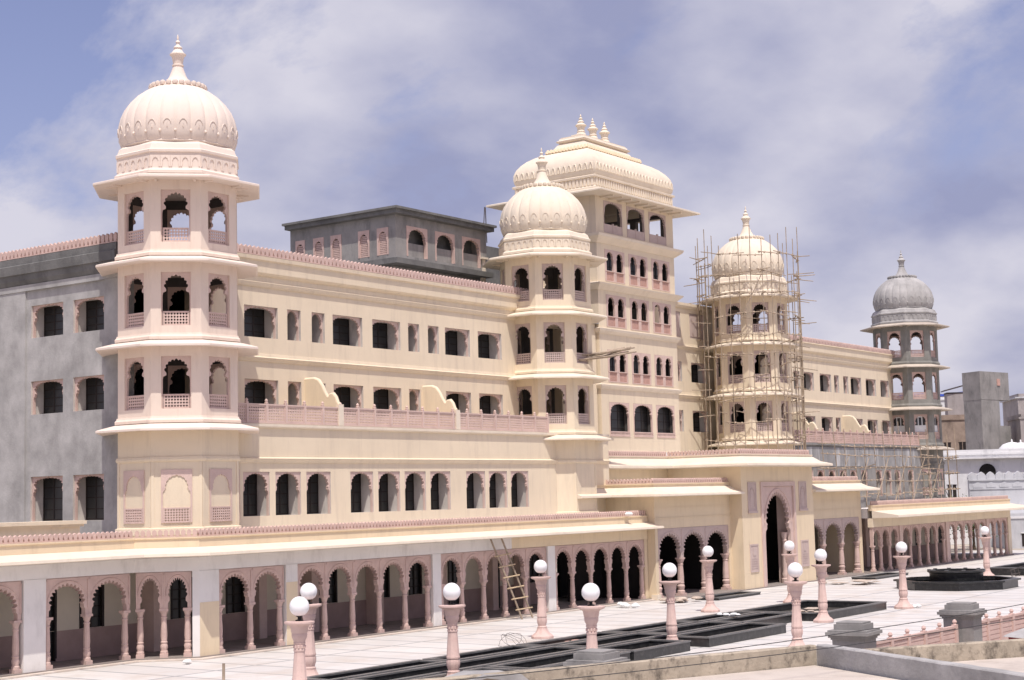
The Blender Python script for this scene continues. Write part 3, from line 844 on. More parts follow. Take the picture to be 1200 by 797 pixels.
for a, c in TOP:
    W = c-a
    f = link('belvedere_arch', frame_mesh('bel', 0.16, 'mauve', W=round(W-0.01, 3), H=2.19, hw=1.07, zs=1.50, za=2.12, b=1.13, br=0.3, lobes=11, amp=0.08, per=4, pw=0.7), blk, ((a+c)/2, -0.02, 24.205))
    q = MB()
    for s in (-1, 1): q.box(s*W/4-W/4+0.06, s*W/4+W/4-0.06, 0.02, 0.09, 0.0, 0.60)
    q.box(-0.06, 0.06, 0.0, 0.12, 0, 0.70)
    q.build('parapet_panel', 'mauve', f)
# canopy, frieze and cushion roof
b = MB(); ring_mould(b, 26.62, [(-0.5, 0.0), (0.02, 0.0), (1.42, -0.02), (1.50, 0.0), (1.50, 0.10), (1.44, 0.13), (0.3, 0.42), (0.02, 0.46), (-0.5, 0.46)])
for i in range(9):
    u = 0.6+i*(BW-1.2)/8
    b.box(u-0.06, u+0.06, -1.1, -0.02, 26.50, 26.63)
b.build('canopy', 'cream_white', blk)
b = MB(); ring_mould(b, 0, [(-1, 27.05), (0.16, 27.05), (0.16, 27.2), (0.06, 27.26), (0.04, 27.3), (0.04, 27.85), (0.16, 27.88), (0.18, 28.0), (0.06, 28.06), (-1, 28.08)])
for T, L in ((FY(-0.04), BW), (FX(-0.04), BD), (FXr(BW+0.04), BD)):
    b.T = T
    n = int(L/0.30)
    for i in range(n):
        u = (i+0.5)*L/n
        b.box(u-0.09, u+0.09, -0.06, 0.02, 27.32, 27.84)
b.build('baluster_frieze', 'cream_white', blk)
prof = [(-0.06, 28.06), (0.04, 28.2), (0.10, 28.5), (0.08, 28.85), (-0.05, 29.2), (-0.30, 29.55), (-0.62, 29.85), (-1.0, 30.10), (-1.42, 30.3), (-1.75, 30.42)]
rings = []
b = MB()
for p, z in prof:
    x0, x1, y0, y1 = -p, BW+p, -p, BD+p
    rings.append([b.p(x0, y0, z), b.p(x1, y0, z), b.p(x1, y1, z), b.p(x0, y1, z)])
for A, B in zip(rings[:-1], rings[1:]):
    for s in range(4):
        t = (s+1) % 4
        b.face([A[s], A[t], B[t], B[s]])
b.face(rings[-1])
roof = b.build('cushion_roof', 'cream_white', blk, 35)
b = MB()
def rp_(z):
    for (p0, z0), (p1, z1) in zip(prof[:-1], prof[1:]):
        if z0 <= z <= z1: return p0+(p1-p0)*(z-z0)/(z1-z0)
    return 0
for T, L in ((FY(0), BW), (FX(0), BD), (FXr(BW), BD)):
    b.T = T
    n = int(L/0.42)
    for i in range(n):
        u = (i+0.5)*L/n
        pts = []
        for k in range(7):
            t = PI*k/6
            z = 28.42+0.50*math.sin(t)
            pts.append((u+0.15*math.cos(t), -rp_(z)-0.01, z))
        b.tube(pts, 0.05, 5)
        b.tube([(u, -rp_(28.5)-0.03, 28.45), (u, -rp_(28.7)-0.03, 28.75)], 0.055, 5, 0.02)
b.build('petal_band', 'cream_white', roof, 50)
b = MB(); ring_mould(b, 0, [(-2.5, 30.3), (-1.62, 30.36), (-1.52, 30.46), (-1.62, 30.62), (-1.8, 30.68), (-2.5, 30.72)])
for T, L in ((FY(1.56), BW), (FX(1.56), BD), (FXr(BW-1.56), BD)):
    b.T = T
    n = int((L-3.2)/0.28)
    for i in range(n):
        u = 1.6+(i+0.5)*(L-3.2)/n
        b.tube([(u, -0.06, 30.36), (u, -0.02, 30.52), (u, 0.08, 30.64)], 0.11, 6, 0.08)
b.build('lotus_crest', 'yellow', roof, 50)
b = MB(); ring_mould(b, 0, [(-3.2, 30.6), (-1.95, 30.7), (-2.15, 31.0), (-2.3, 31.15), (-2.15, 31.2), (-2.1, 31.3), (-2.25, 31.38), (-2.3, 31.5), (-3.2, 31.55)])
b.box(2.35, BW-2.35, 2.35, BD-2.35, 31.3, 31.58); b.box(2.9, BW-2.9, 2.9, BD-2.9, 31.58, 31.8)
b.build('ridge_platform', 'cream_white', roof)
FIN2 = [(0, 31.75), (0.36, 31.78), (0.33, 31.95), (0.26, 32.02), (0.30, 32.1), (0.24, 32.2), (0.30, 32.45), (0.40, 32.52), (0.40, 32.57), (0.28, 32.66), (0.20, 32.72), (0.24, 32.8), (0.15, 32.9), (0.09, 32.95), (0.14, 33.04), (0.08, 33.12), (0.04, 33.16), (0.07, 33.24), (0.03, 33.32), (0, 33.4)]
for x in (3.55, 5.1, 6.65):
    b = MB(); b.lathe(FIN2, 16, x, BD/2); b.build('finial', 'cream_white', roof, 40)

# recessed wall between the block and the scaffolded tower
lk = thing('palace_wing', 'cream recessed wall between tall block and scaffolded tower', 'palace wing', (0, 0, 0))
RW = [(102.2, 103.2), (104.6, 106.9)]
b = MB(FY(59.0)); b.wall(99.15, 110.0, 8.0, 20.5, [(a, c, z0, z1) for a, c in RW for z0, z1 in ((14.75, 16.25), (11.0, 12.6), (18.1, 20.0))], 0.8, 1)
b.build('upper_wall', ['cream', 'inner'], lk)
window_set(lk, RW, 59.0, 14.75, 16.25, 0.8, 'pink_pale'); window_set(lk, RW, 59.0, 11.0, 12.6, 0.8, 'pink_pale')
for a, c in RW:
    b = MB(); b.box(a+0.01, c-0.01, 59.06, 59.16, 18.11, 19.99); b.box(a+0.12, c-0.12, 59.03, 59.07, 18.25, 19.85); b.build('blind_panel', 'mauve', lk)
for z in (13.5, 17.2): 
    b = MB(FY(59.0)); mould(b, 99.1, 110, z, STRING); b.build('string_course', 'cream', lk)
b = MB(FY(59.0)); mould(b, 99.1, 110, 20.3, [(-0.05, 0), (0.1, 0.02), (0.2, 0.2), (0.2, 0.4), (-0.05, 0.45)]); b.build('cornice', 'cream', lk)
b = MB(); b.box(99.2, 110, 59.85, 70, 20.1, 20.5); b.box(109.6, 110, 59.85, 70, 8, 20.0); b.box(99.2, 110, 69.6, 70, 8, 20.0); b.build('roof', 'concrete', lk)

# ------------------------------------------------------------------ grey rooftop pavilion
PX, PY = 71.4, 60.0
pav = thing('rooftop_pavilion', 'bare grey cement pavilion with pink windows on the roof', 'rooftop room', (PX, PY, 0))
PW, PD = 9.0, 8.3
ARX = [(1.0, 3.0), (3.75, 5.7), (6.45, 8.35)]
b = MB(FY(0)); b.wall(0, PW, 20.75, 23.4, [(a, c, 21.0, 22.85) for a, c in ARX], 0.3, 1)
JY = [(0.55, 1.45), (2.05, 2.95), (4.3, 5.2), (5.75, 6.65), (7.35, 8.15)]
b.T = FX(0); b.wall(0.301, PD, 20.75, 23.4, [(a, c, 21.05, 22.7) for a, c in JY], 0.3, 1)
b.T = FXr(PW); b.wall(0.301, PD, 20.75, 23.4, [], 0.3, 1)
b.T = lambda u, d, z: (u, PD+0.3-d, z); b.wall(0, PW, 20.75, 23.4, [], 0.3, 1)
b.build('cement_wall', ['concrete', 'inner'], pav)
b = MB(); b.box(-0.4, PW+0.35, -0.4, PD+0.4, 23.42, 23.68); b.box(-0.25, PW+0.2, -0.25, PD+0.25, 23.40, 23.43); b.box(-0.55, PW+0.45, -0.55, PD+0.5, 23.68, 23.82); b.build('roof_slab', 'concrete_dark', pav)
b = MB(); b.box(-0.45, PW+0.1, -0.45, PD, 20.42, 20.74); b.build('floor_slab', 'concrete_dark', pav)
b = MB(); b.box(0.4, PW, 0.6, PD, 18.2, 20.41); b.build('base_wall', 'concrete', pav)
for a, c in ARX:
    f = link('arch_frame', frame_mesh('pv', 0.2, 'pink', W=round(c-a-0.01, 3), H=1.84, hw=0.80, zs=1.15, za=1.72, b=0.86, br=0.25, lobes=9, amp=0.09, per=4), pav, ((a+c)/2, -0.02, 21.005))
    q = MB(); q.box(-(c-a)/2+0.02, (c-a)/2-0.02, 0.22, 0.27, 0, 0.85); q.build('infill_wall', 'concrete', f)
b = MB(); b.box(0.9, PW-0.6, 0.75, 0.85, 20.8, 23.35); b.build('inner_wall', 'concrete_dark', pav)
for a, c in JY:
    W = c-a
    f = link('jali_window', frame_mesh('jw', 0.12, 'pink', W=round(W-0.01, 3), H=1.64, hw=0.30, zs=1.0, za=1.42, b=0.33, br=0.2, lobes=7, amp=0.09, per=4), pav, (-0.03, (a+c)/2, 21.055), -PI/2)
    link('jali_screen', jali_mesh(0.68, 1.30, 6, 11, 'pink', 0.05), f, (0, 0.06, 0.02))
b = MB(); b.box(PW-0.02, PW+5.5, 1.6, PD-0.5, 18.2, 22.95); b.build('stair_tower', 'concrete_dark', pav)
b = MB(); b.box(PW-0.5, PW-0.25, -0.1, 0.15, 19.5, 21.6); b.box(PW-0.7, PW-0.05, -0.2, 0.25, 21.6, 21.72); b.build('vent_pipe', 'cream_white', pav)
ant = thing('antenna_mast', 'thin pair of crossed poles on the grey rooftop', 'mast', (81.4, 61.0, 23.0))
b = MB(); b.tube([(0, 0, 0), (0.32, 0.05, 2.35)], 0.035); b.build('pole', 'rust', ant)
b = MB(); b.tube([(0.42, 0, 0), (0.40, 0.05, 2.35)], 0.035); b.build('pole', 'rust', ant)
b = MB(); b.box(82.0, 88.0, 57.4, 57.9, 18.2, 18.9); tag(b.build('roof_kerb', 'concrete_dark'), 'dark grey kerb wall on roof behind the cream tower', 'kerb wall')

# ------------------------------------------------------------------ arcades
def path_T(p0, p1):
    d = Vector((p1[0]-p0[0], p1[1]-p0[1])); L = d.length; d.normalize()
    n = Vector((-d.y, d.x))
    return (lambda u, dd, z: (p0[0]+d.x*u+n.x*dd, p0[1]+d.y*u+n.y*dd, z)), L, math.atan2(d.y, d.x)
def column_mesh(h=2.12, key='col'):
    k = (key, h)
    if k not in CACHE:
        b = MB()
        b.box(-0.17, 0.17, -0.17, 0.17, 0, 0.16)
        b.lathe([(0.165, 0.16), (0.165, 0.26), (0.13, 0.29), (0.155, 0.40), (0.165, 0.48), (0.13, 0.58), (0.15, 0.61), (0.15, 0.65), (0.125, 0.68), (0.145, 0.9), (0.115, h-0.42), (0.14, h-0.39), (0.14, h-0.35), (0.11, h-0.32), (0.15, h-0.18), (0.19, h-0.10)], 10, rot=PI/10)
        b.box(-0.19, 0.19, -0.16, 0.16, h-0.10, h)
        CACHE[k] = b.mesh('column', 'pink', 35)
    return CACHE[k]
def arcade_panel_mesh(w, z0, z1, zs, za, material='pink', th=0.24):
    k = ('ap', round(w, 2), z0, z1, zs, za, material)
    if k not in CACHE:
        b = MB()
        H = z1-z0
        poly = frame_poly(w-0.004, H, w/2-0.17, zs-z0, za-z0, w/2-0.17, min(0.40, zs-z0-0.02), 13, 0.15, 4, 0.07)
        b.prism(poly, -th/2, th/2)
        # raised border mouldings
        b.box(-w/2+0.05, w/2-0.05, -th/2-0.03, -th/2, H-0.10, H-0.03)
        b.box(-w/2+0.002, -w/2+0.07, -th/2-0.03, -th/2, 0.25, H-0.11); b.box(w/2-0.07, w/2-0.002, -th/2-0.03, -th/2, 0.25, H-0.11)
        # carved outline above the cusps
        arc = [((w/2-0.09)*math.cos(PI*k/16), zs-z0+0.05+(za-zs+0.05)*math.sin(PI*k/16)) for k in range(17)]
        b.tube([(x, -th/2-0.005, z) for x, z in arc], 0.028, 4)
        CACHE[k] = b.mesh('arch_panel', material)
    return CACHE[k]
def bay(root, T, rz, u0, u1, n, d=0.2, zf=0.10, zc=2.14, zt=3.68, zs=2.62, za=3.44, ends=True):
    w = (u1-u0)/n
    pm = arcade_panel_mesh(w, zc, zt, zs, za)
    cm = column_mesh(zc-zf)
    for i in range(n):
        link('arch_panel', pm, root, T(u0+(i+0.5)*w, d, zc), rz)
    for i in range(n+1):
        if i in (0, n) and not ends: continue
        o = 0.17 if i == 0 else (-0.17 if i == n else 0)
        link('column', cm, root, T(u0+i*w+o, d, zf), rz)
def arcade_canopy(b, pts, prof):
    """sweep prof [(outward, z)] along a plan path with mitred corners; outward is to the right of travel"""
    n = len(pts)
    rings = []
    for i, p in enumerate(pts):
        p = Vector(p)
        dirs = []
        if i > 0: dirs.append((p-Vector(pts[i-1])).normalized())
        if i < n-1: dirs.append((Vector(pts[i+1])-p).normalized())
        nn = [Vector((d.y, -d.x)) for d in dirs]
        m = (nn[0]+nn[-1]).normalized()
        k = 1/max(0.3, m.dot(nn[0]))
        rings.append([b.p(p.x+m.x*q*k, p.y+m.y*q*k, z) for q, z in prof])
    m = len(prof)
    for A, B in zip(rings[:-1], rings[1:]):
        for i in range(m):
            j = (i+1) % m
            b.face([A[i], A[j], B[j], B[i]])
    b.face(rings[0]); b.face(list(reversed(rings[-1])))
def offset_path(pts, q):
    res = []
    n = len(pts)
    for i, p in enumerate(pts):
        p = Vector(p); dirs = []
        if i > 0: dirs.append((p-Vector(pts[i-1])).normalized())
        if i < n-1: dirs.append((Vector(pts[i+1])-p).normalized())
        nn = [Vector((d.y, -d.x)) for d in dirs]
        m = (nn[0]+nn[-1]).normalized(); k = 1/max(0.3, m.dot(nn[0]))
        res.append((p.x+m.x*q*k, p.y+m.y*q*k))
    return res
CANOPY = [(-0.02, 4.70), (0.12, 4.70), (0.55, 4.60), (1.18, 4.47), (1.20, 4.36), (1.14, 4.33), (0.55, 4.30), (-0.02, 4.28)]
FASCIA = [(-0.3, 4.705), (0.03, 4.705), (0.02, 5.04), (0.08, 5.08), (0.08, 5.13), (-0.3, 5.14)]
arc = thing('arcade', 'near ground floor arcade of pink cusped arches with white piers', 'arcade', (0, 0, 0))
YA = 50.7
LP = [(28.0, 52.6), (45.1, 52.6), (47.0, 50.7), (83.75, 50.7)]
b = MB(); arcade_canopy(b, LP, CANOPY); b.build('canopy', 'cream_white', arc)
b = MB(); arcade_canopy(b, LP, FASCIA); b.build('fascia', 'yellow', arc)
BP = [(0.0, 3.69), (0.0, 4.27), (-0.45, 4.27), (-0.45, 3.69)]
b = MB(); arcade_canopy(b, LP[:3]+[(69.6, 50.7)], BP); b.build('beam', 'limewash', arc)
b = MB(); arcade_canopy(b, [(69.605, 50.7), (83.75, 50.7)], BP); b.build('beam', 'yellow', arc)
for a, c in zip(LP[:-1], LP[1:]):
    q0 = offset_path(LP, -0.08)
    i = LP.index(a)
    T, L, rz = path_T(q0[i], q0[i+1])
    b = MB(T); crest_run(b, 0.02, L-0.02, 5.14, 0, 0.11, 0.24, 0.32); b.build('crest', 'pink', arc)
b = MB(); arcade_canopy(b, LP, [(-0.3, 0.0), (0.50, 0.0), (0.50, 0.055), (-0.3, 0.06)]); b.build('front_step', 'step_stone', arc)
# floor, ceiling, back wall
poly = [(28.0, 52.45), (45.03, 52.45), (46.93, 50.55), (83.75, 50.55), (83.75, 55.5), (28.0, 55.5)]
b = MB(); b.plan(poly, 0.0, 0.10); b.build('floor', 'floor_stone', arc)
polyc = [(28.0, 52.95), (45.3, 52.95), (47.2, 51.05), (83.75, 51.05), (83.75, 55.5), (28.0, 55.5)]
b = MB(); b.plan(polyc, 4.28, 4.70); b.build('roof_slab', 'limewash', arc)
piers = []
def pier(root, u0, u1, y, z1, material, name='pier', d0=0.0, d1=0.42):
    b = MB(); b.box(u0, u1, y+d0, y+d1, 0.0, z1); return b.build(name, material, root)
for (a, c, n) in ((48.15, 52.2, 2), (53.0, 62.75, 5), (63.45, 72.95, 5), (73.7, 83.4, 5)):
    T, L, rz = path_T((a, YA), (c, YA)); bay(arc, T, rz, 0.02, L-0.02, n)
T, L, rz = path_T((30.2, 52.6), (39.5, 52.6)); bay(arc, T, rz, 0.02, L-0.02, 4)
T, L, rz = path_T((40.6, 52.6), (44.95, 52.6)); bay(arc, T, rz, 0.02, L-0.02, 2)
T, L, rz = path_T(LP[1], LP[2]); bay(arc, T, rz, 0.06, L-0.32, 2)
for u0, u1, y in ((39.52, 40.58, 52.6), (52.22, 52.98, YA), (62.77, 63.43, YA), (72.97, 73.68, YA)):
    pier(arc, u0, u1, y-0.02, 3.688, 'limewash')
b = MB(); b.plan([(46.80, 50.90), (47.0, 50.68), (48.13, 50.68), (48.13, 51.12), (47.05, 51.12)], 0, 3.688); b.build('pier', 'limewash', arc)
b = MB(); b.box(47.02, 48.125, 50.668, 50.679, 0.1, 2.35); b.build('paint_patch', 'yellow', arc)
b = MB(); b.box(52.24, 52.96, 50.668, 50.679, 0.1, 2.9); b.build('paint_patch', 'yellow', arc)
b = MB(); b.box(83.42, 83.75, 50.75, 51.1, 0, 3.688); b.build('pier', 'yellow', arc)
YBK = 55.1
doors = []
u = 29.5
random.seed(3)
seq = [(31.5, 32.7, 1.2, 3.1), (34.4, 35.6, 1.2, 3.1), (37.4, 38.5, 0.12, 3.2), (41.6, 43.0, 0.12, 3.25), (44.3, 45.5, 1.25, 3.15), (49.4, 50.6, 1.3, 3.1), (52.8, 53.9, 1.3, 3.1), (56.2, 57.2, 1.3, 3.1), (59.0, 60.4, 1.3, 3.05), (63.6, 64.5, 1.3, 3.0), (66.2, 67.2, 1.3, 3.1), (69.6, 70.7, 0.12, 3.1), (73.2, 74.3, 0.12, 3.1), (77.3, 78.4, 1.3, 3.0)]
b = MB(FY(YBK)); b.wall(28.0, 80.0, 1.35, 4.28, [(a, c, max(z0, 1.36), z1) for a, c, z0, z1 in seq], 0.3); b.build('back_wall', 'inner_wall', arc)
b = MB(FY(YBK-0.02)); 
xs = 28.0
for a, c, z0, z1 in [q for q in seq if q[2] < 0.5]+[(80.0, 80.1, 0, 0)]:
    b.box(xs, a, 0, 0.3, 0.1, 1.35); b.box(xs, a, -0.03, 0.0, 0.1, 0.22); xs = c
b.build('dado', 'dado', arc)
for a, c, z0, z1 in seq:
    nm = 'door' if z0 < 0.5 else 'window'
    if nm == 'window': z0 = 1.36
    k = MB(FY(YBK)); k.box(a, c, 0.12, 0.18, z0, z1); k.m = 1
    k.box(a-0.06, a+0.05, -0.03, 0.11, z0, z1); k.box(c-0.05, c+0.06, -0.03, 0.11, z0, z1); k.box(a-0.06, c+0.06, -0.03, 0.11, z1-0.001, z1+0.08)
    k.box((a+c)/2-0.04, (a+c)/2+0.04, 0.06, 0.115, z0, z1)
    for i in range(1, 4): k.box(a, c, 0.07, 0.112, z0+(z1-z0)*i/4-0.03, z0+(z1-z0)*i/4+0.03)
    k.build(nm, ['glass', 'dark'], arc)
for x in (47.9, 54.4, 58.0, 62.9, 68.2, 72.9, 76.0):
    b = MB(); b.box(x-0.25, x+0.25, 54.3, 55.07, 0.1, 4.27); b.build('inner_pilaster', 'pink_pale', arc)
b = MB(); b.box(80.0, 83.75, 54.0, 54.2, 0.1, 4.27); b.build('shade_backing', 'dark_room', arc)  # dark sheet standing for shade at the end of the arcade

# right arcade
YR = 49.4
ra = thing('arcade', 'far right ground floor arcade with slender pink columns and a long pale canopy', 'arcade', (0, 0, 0))
RP = [(114.8, YR), (146.4, YR), (146.4, 55.5)]
CAN2 = [(-0.02, 4.70), (0.12, 4.70), (0.6, 4.60), (2.1, 4.36), (2.12, 4.2), (2.04, 4.17), (0.55, 4.16), (-0.02, 4.14)]
b = MB(); arcade_canopy(b, RP, CAN2); b.build('canopy', 'cream_white', ra)
b = MB(); arcade_canopy(b, RP, FASCIA); b.build('fascia', 'yellow', ra)
b = MB(); arcade_canopy(b, RP, [(0.0, 3.45), (0.0, 4.13), (-0.4, 4.13), (-0.4, 3.45)]); b.build('beam', 'cream', ra)
b = MB(FY(YR+0.08)); crest_run(b, 114.9, 146.3, 5.14, 0, 0.11, 0.24, 0.32); b.build('crest', 'pink', ra)
b = MB(); b.box(114.8, 146.4, YR-0.15, 55.5, 0, 0.08); b.build('floor', 'floor_stone', ra)
b = MB(); b.box(114.8, 146.0, YR+0.42, 55.5, 4.14, 4.86); b.build('roof_slab', 'limewash', ra)
def slim_bay(a, c, n):
    T, L, rz = path_T((a, YR), (c, YR))
    bay(ra, T, rz, 0.02, L-0.02, n, zf=0.08, zc=2.05, zt=3.44, zs=2.5, za=3.27)
for a, c, n in ((114.85, 120.0, 3), (120.65, 130.0, 5), (130.75, 139.9, 5), (140.6, 145.6, 3)):
    slim_bay(a, c, n)
for a, c in ((120.02, 120.63), (130.02, 130.73), (139.92, 140.58), (145.62, 146.38)):
    b = MB(); b.box(a, c, YR-0.02, YR+0.4, 0, 3.448); b.build('pier', 'pink_pale' if c < 146 else 'cream', ra)
b = MB(FY(54.0)); b.wall(114.8, 143.0, 1.3, 4.13, [(117.0, 118.1, 1.31, 3.1), (119.4, 120.4, 1.31, 3.1), (124.6, 125.8, 1.31, 3.1), (128.0, 129.1, 1.31, 3.1), (131.5, 132.6, 1.31, 3.1), (134.6, 135.8, 1.31, 3.1), (137.2, 138.4, 1.31, 3.1), (140.2, 141.4, 1.31, 3.1)], 0.3); b.build('back_wall', 'inner_wall', ra)
b = MB(); b.box(114.8, 143.0, 53.98, 54.3, 0.08, 1.3); b.build('dado', 'dado', ra)
for a in (117.0, 119.4, 124.6, 128.0, 131.5, 134.6, 137.2, 140.2):
    b = MB(); b.box(a, a+1.15, 54.12, 54.2, 1.31, 3.1); b.build('window', 'dark', ra)
for x in (122.5, 127.0, 130.4):
    b = MB(); b.box(x-0.3, x+0.3, 53.2, 53.96, 0.08, 4.12); b.build('inner_pilaster', 'pink_pale', ra)

# ------------------------------------------------------------------ entrance porch
YG, YW = 49.3, 50.2
GX0, GX1 = 93.5, 104.3
WX0, WX1 = 83.8, 114.6
po = thing('entrance_porch', 'yellow entrance porch with tall cusped gateway and three arches each side', 'porch', (98.9, YG, 0))
po_l = Vector((98.9, YG, 0))
def L_(T):
    return lambda u, d, z: tuple(Vector(T(u, d, z))-po_l)
def TT(p):
    return tuple(Vector(p)-po_l)
# gate block
b = MB(L_(FY(YG)))
b.wall(GX0, GX1, 0, 8.5, [(96.15, 101.35, -0.01, 7.05)], 1.2, 0)
b.T = L_(FX(GX0)); b.wall(YG+1.201, 54.85, 0, 8.5, [], 0.3)
b.T = L_(FXr(GX1)); b.wall(YG+1.201, 54.85, 0, 8.5, [], 0.3)
b.build('gate_block', 'yellow', po)
for x0, x1 in ((94.35, 95.55), (102.0, 103.2)):
    for z0, z1, k in ((5.15, 7.05, 0), (1.1, 2.95, 1)):
        q = MB(L_(FY(YG)))
        q.box(x0, x1, -0.05, 0.02, z0, z0+0.1); q.box(x0, x1, -0.05, 0.02, z1-0.1, z1); q.box(x0, x0+0.1, -0.05, 0.02, z0+0.1, z1-0.1); q.box(x1-0.1, x1, -0.05, 0.02, z0+0.1, z1-0.1)
        q.box(x0+0.1, x1-0.1, -0.02, 0.02, z0+0.1, z1-0.1)
        c = (x0+x1)/2
        if k == 0:
            a_ = arch_curve(0.32, z0+1.05, z0+1.5, 7, 0.08, 4, c)
            q.tube([(x, -0.03, z) for x, z in [(c+0.32, z0+0.25)]+a_+[(c-0.32, z0+0.25)]], 0.035, 5)
            q.box(x0-0.05, x1+0.05, -0.10, 0.02, z0-0.16, z0-0.001)
        else:
            for i in range(5): q.box(x0+0.18, x1-0.18, -0.04, -0.019, z0+0.25+i*0.16, z0+0.33+i*0.16)
            q.box(c-0.18, c+0.18, -0.05, -0.019, z0+1.1, z0+1.6)
        q.build('carved_panel', 'mauve', po)
# gateway frame, two steps deep
q = MB(L_(FY(YG)))
q.T = lambda u, d, z: TT((98.75+u, YG+d, z))
q.prism([(-2.6, 0), (-2.6, 7.05), (2.6, 7.05), (2.6, 0), (2.32, 0), (2.32, 6.75), (-2.32, 6.75), (-2.32, 0)], -0.08, 0.15)
q.build('gateway_border', 'pink_pale', po)
q = MB(lambda u, d, z: TT((98.75+u, YG+d, z)))
q.prism(frame_poly(4.60, 6.74, 1.78, 4.2, 6.38, 1.9, 0.75, 17, 0.12, 4, 0.12), 0.05, 0.30)
q.tube([(x, 0.03, z) for x, z in [(2.0*math.cos(PI*k/18), 4.25+2.3*math.sin(PI*k/18)) for k in range(19)]], 0.05, 5)
q.build('cusped_arch', 'pink_pale', po)
for s in (-1, 1):
    q = MB(); c = TT((98.75+s*2.0, YG+0.62, 0))
    q.lathe([(0.30, 0.0), (0.30, 0.35), (0.22, 0.42), (0.27, 0.7), (0.2, 0.85), (0.22, 1.2), (0.18, 2.9), (0.23, 2.98), (0.19, 3.1), (0.3, 3.4), (0.3, 3.55)], 10, c[0], c[1])
    q.build('gate_column', 'pink_pale', po, 35)
    q = MB(lambda u, d, z: TT((98.75+u, YG+d, z))); q.box(s*2.28-0.02, s*2.28+0.02, 0.31, 1.25, 0, 6.7); q.build('gate_jamb', 'pink_pale', po)
# side wings
def porch_wing(x0, x1, cols):
    b = MB(L_(FY(YW)))
    z1 = 4.30
    a, c = cols[0], cols[-1]
    b.wall(x0, x1, 0, 6.62, [(a, c, -0.01, z1)], 0.45)
    b.box(x0, x1, -0.03, 0.0, 4.9, 4.96); b.box(x0, x1, -0.02, 0.0, 5.55, 5.60)
    b.build('wing_wall', 'yellow', po)
    n = len(cols)-1
    for i in range(n):
        w = cols[i+1]-cols[i]
        link('arch_panel', arcade_panel_mesh(w, 2.42, z1-0.004, 2.95, 3.98, 'mauve', 0.3), po, TT(((cols[i]+cols[i+1])/2, YW+0.17, 2.42)))
    k = ('wcol',)
    if k not in CACHE:
        q = MB(); q.box(-0.26, 0.26, -0.26, 0.26, 0, 0.22)
        q.lathe([(0.25, 0.22), (0.25, 0.36), (0.19, 0.42), (0.23, 0.55), (0.25, 0.66), (0.19, 0.78), (0.22, 0.84), (0.2, 0.95), (0.21, 1.2), (0.165, 1.95), (0.2, 2.0), (0.16, 2.06), (0.25, 2.26), (0.27, 2.34)], 10, rot=PI/10)
        q.box(-0.28, 0.28, -0.2, 0.2, 2.34, 2.42)
        CACHE[k] = q.mesh('column', 'pink', 35)
    for i, x in enumerate(cols):
        o = 0.2 if i == 0 else (-0.2 if i == n else 0)
        link('column', CACHE[k], po, TT((x+o, YW+0.2, 0)))
porch_wing(WX0, GX0-0.002, [84.12, 87.08, 90.12, 93.18])
porch_wing(GX1+0.002, WX1, [104.7, 107.9, 111.1, 114.1])
b = MB(L_(FX(WX0))); b.wall(YW+0.451, 53.69, 0, 6.62, [], 0.3); b.build('side_wall', 'yellow', po)
b = MB(L_(FXr(WX1))); b.wall(YW+0.451, 53.69, 0, 6.62, [], 0.3); b.build('side_wall', 'yellow', po)
b = MB(L_(ident)); b.box(WX0-0.12, WX0+0.32, YW-0.12, YW+0.32, 0, 0.32); b.build('plinth_stone', 'cream_white', po)
# canopies of the porch
def shifted(prof, dz, k=1.0):
    return [(p*k, z+dz) for p, z in prof]
WL = [(79.3, 53.68), (WX0, 53.68), (WX0, YW), (GX0, YW)]
WR = [(GX1, YW), (WX1, YW), (WX1, 53.68), (118, 53.68)]
GP = [(83.2, 54.85), (GX0, 54.85), (GX0, YG), (GX1, YG), (GX1, 54.85), (110, 54.85)]
CANW = [(-0.02, 6.86), (0.10, 6.84), (0.45, 6.62), (1.15, 6.42), (1.17, 6.30), (1.10, 6.27), (0.5, 6.26), (-0.02, 6.24)]
FASW = [(-0.3, 6.87), (0.03, 6.87), (0.03, 7.0), (0.08, 7.02), (0.08, 7.08), (-0.3, 7.09)]
for P in (WL, WR):
    b = MB(L_(ident)); arcade_canopy(b, P, CANW); b.build('wing_canopy', 'cream_white', po)
    b = MB(L_(ident)); arcade_canopy(b, P, FASW); b.build('wing_fascia', 'yellow', po)
    for i in range(len(P)-1):
        q0 = offset_path(P, -0.08)
        T, L, rz = path_T(q0[i], q0[i+1])
        b = MB(L_(T)); crest_run(b, 0.02, L-0.02, 7.09, 0, 0.11, 0.24, 0.30); b.build('crest', 'pink', po)
b = MB(L_(ident)); arcade_canopy(b, GP, [(-0.02, 8.78), (0.1, 8.76), (0.5, 8.45), (1.12, 8.28), (1.14, 8.14), (1.08, 8.11), (0.5, 8.09), (-0.02, 8.06)]); b.build('gate_canopy', 'cream_white', po)
b = MB(L_(ident)); arcade_canopy(b, GP, [(-0.3, 8.79), (0.03, 8.79), (0.03, 8.86), (0.08, 8.88), (0.08, 8.93), (-0.3, 8.94)]); b.build('gate_fascia', 'cream_white', po)
for i in range(len(GP)-1):
    q0 = offset_path(GP, -0.08)
    T, L, rz = path_T(q0[i], q0[i+1])
    b = MB(L_(T)); crest_run(b, 0.02, L-0.02, 8.94, 0, 0.11, 0.26, 0.34); b.build('crest', 'pink', po)
b = MB(L_(ident)); b.box(83.3, 110, 54.87, 58.9, 8.0, 8.6); b.box(GX0+0.32, GX1-0.32, YG+1.2, 54.86, 8.0, 8.6); b.box(WX0+0.32, GX0-0.01, YW+0.46, 54.8, 6.0, 6.6); b.box(GX1+0.01, WX1-0.32, YW+0.46, 54.8, 6.0, 6.6); b.build('porch_roof', 'limewash', po)
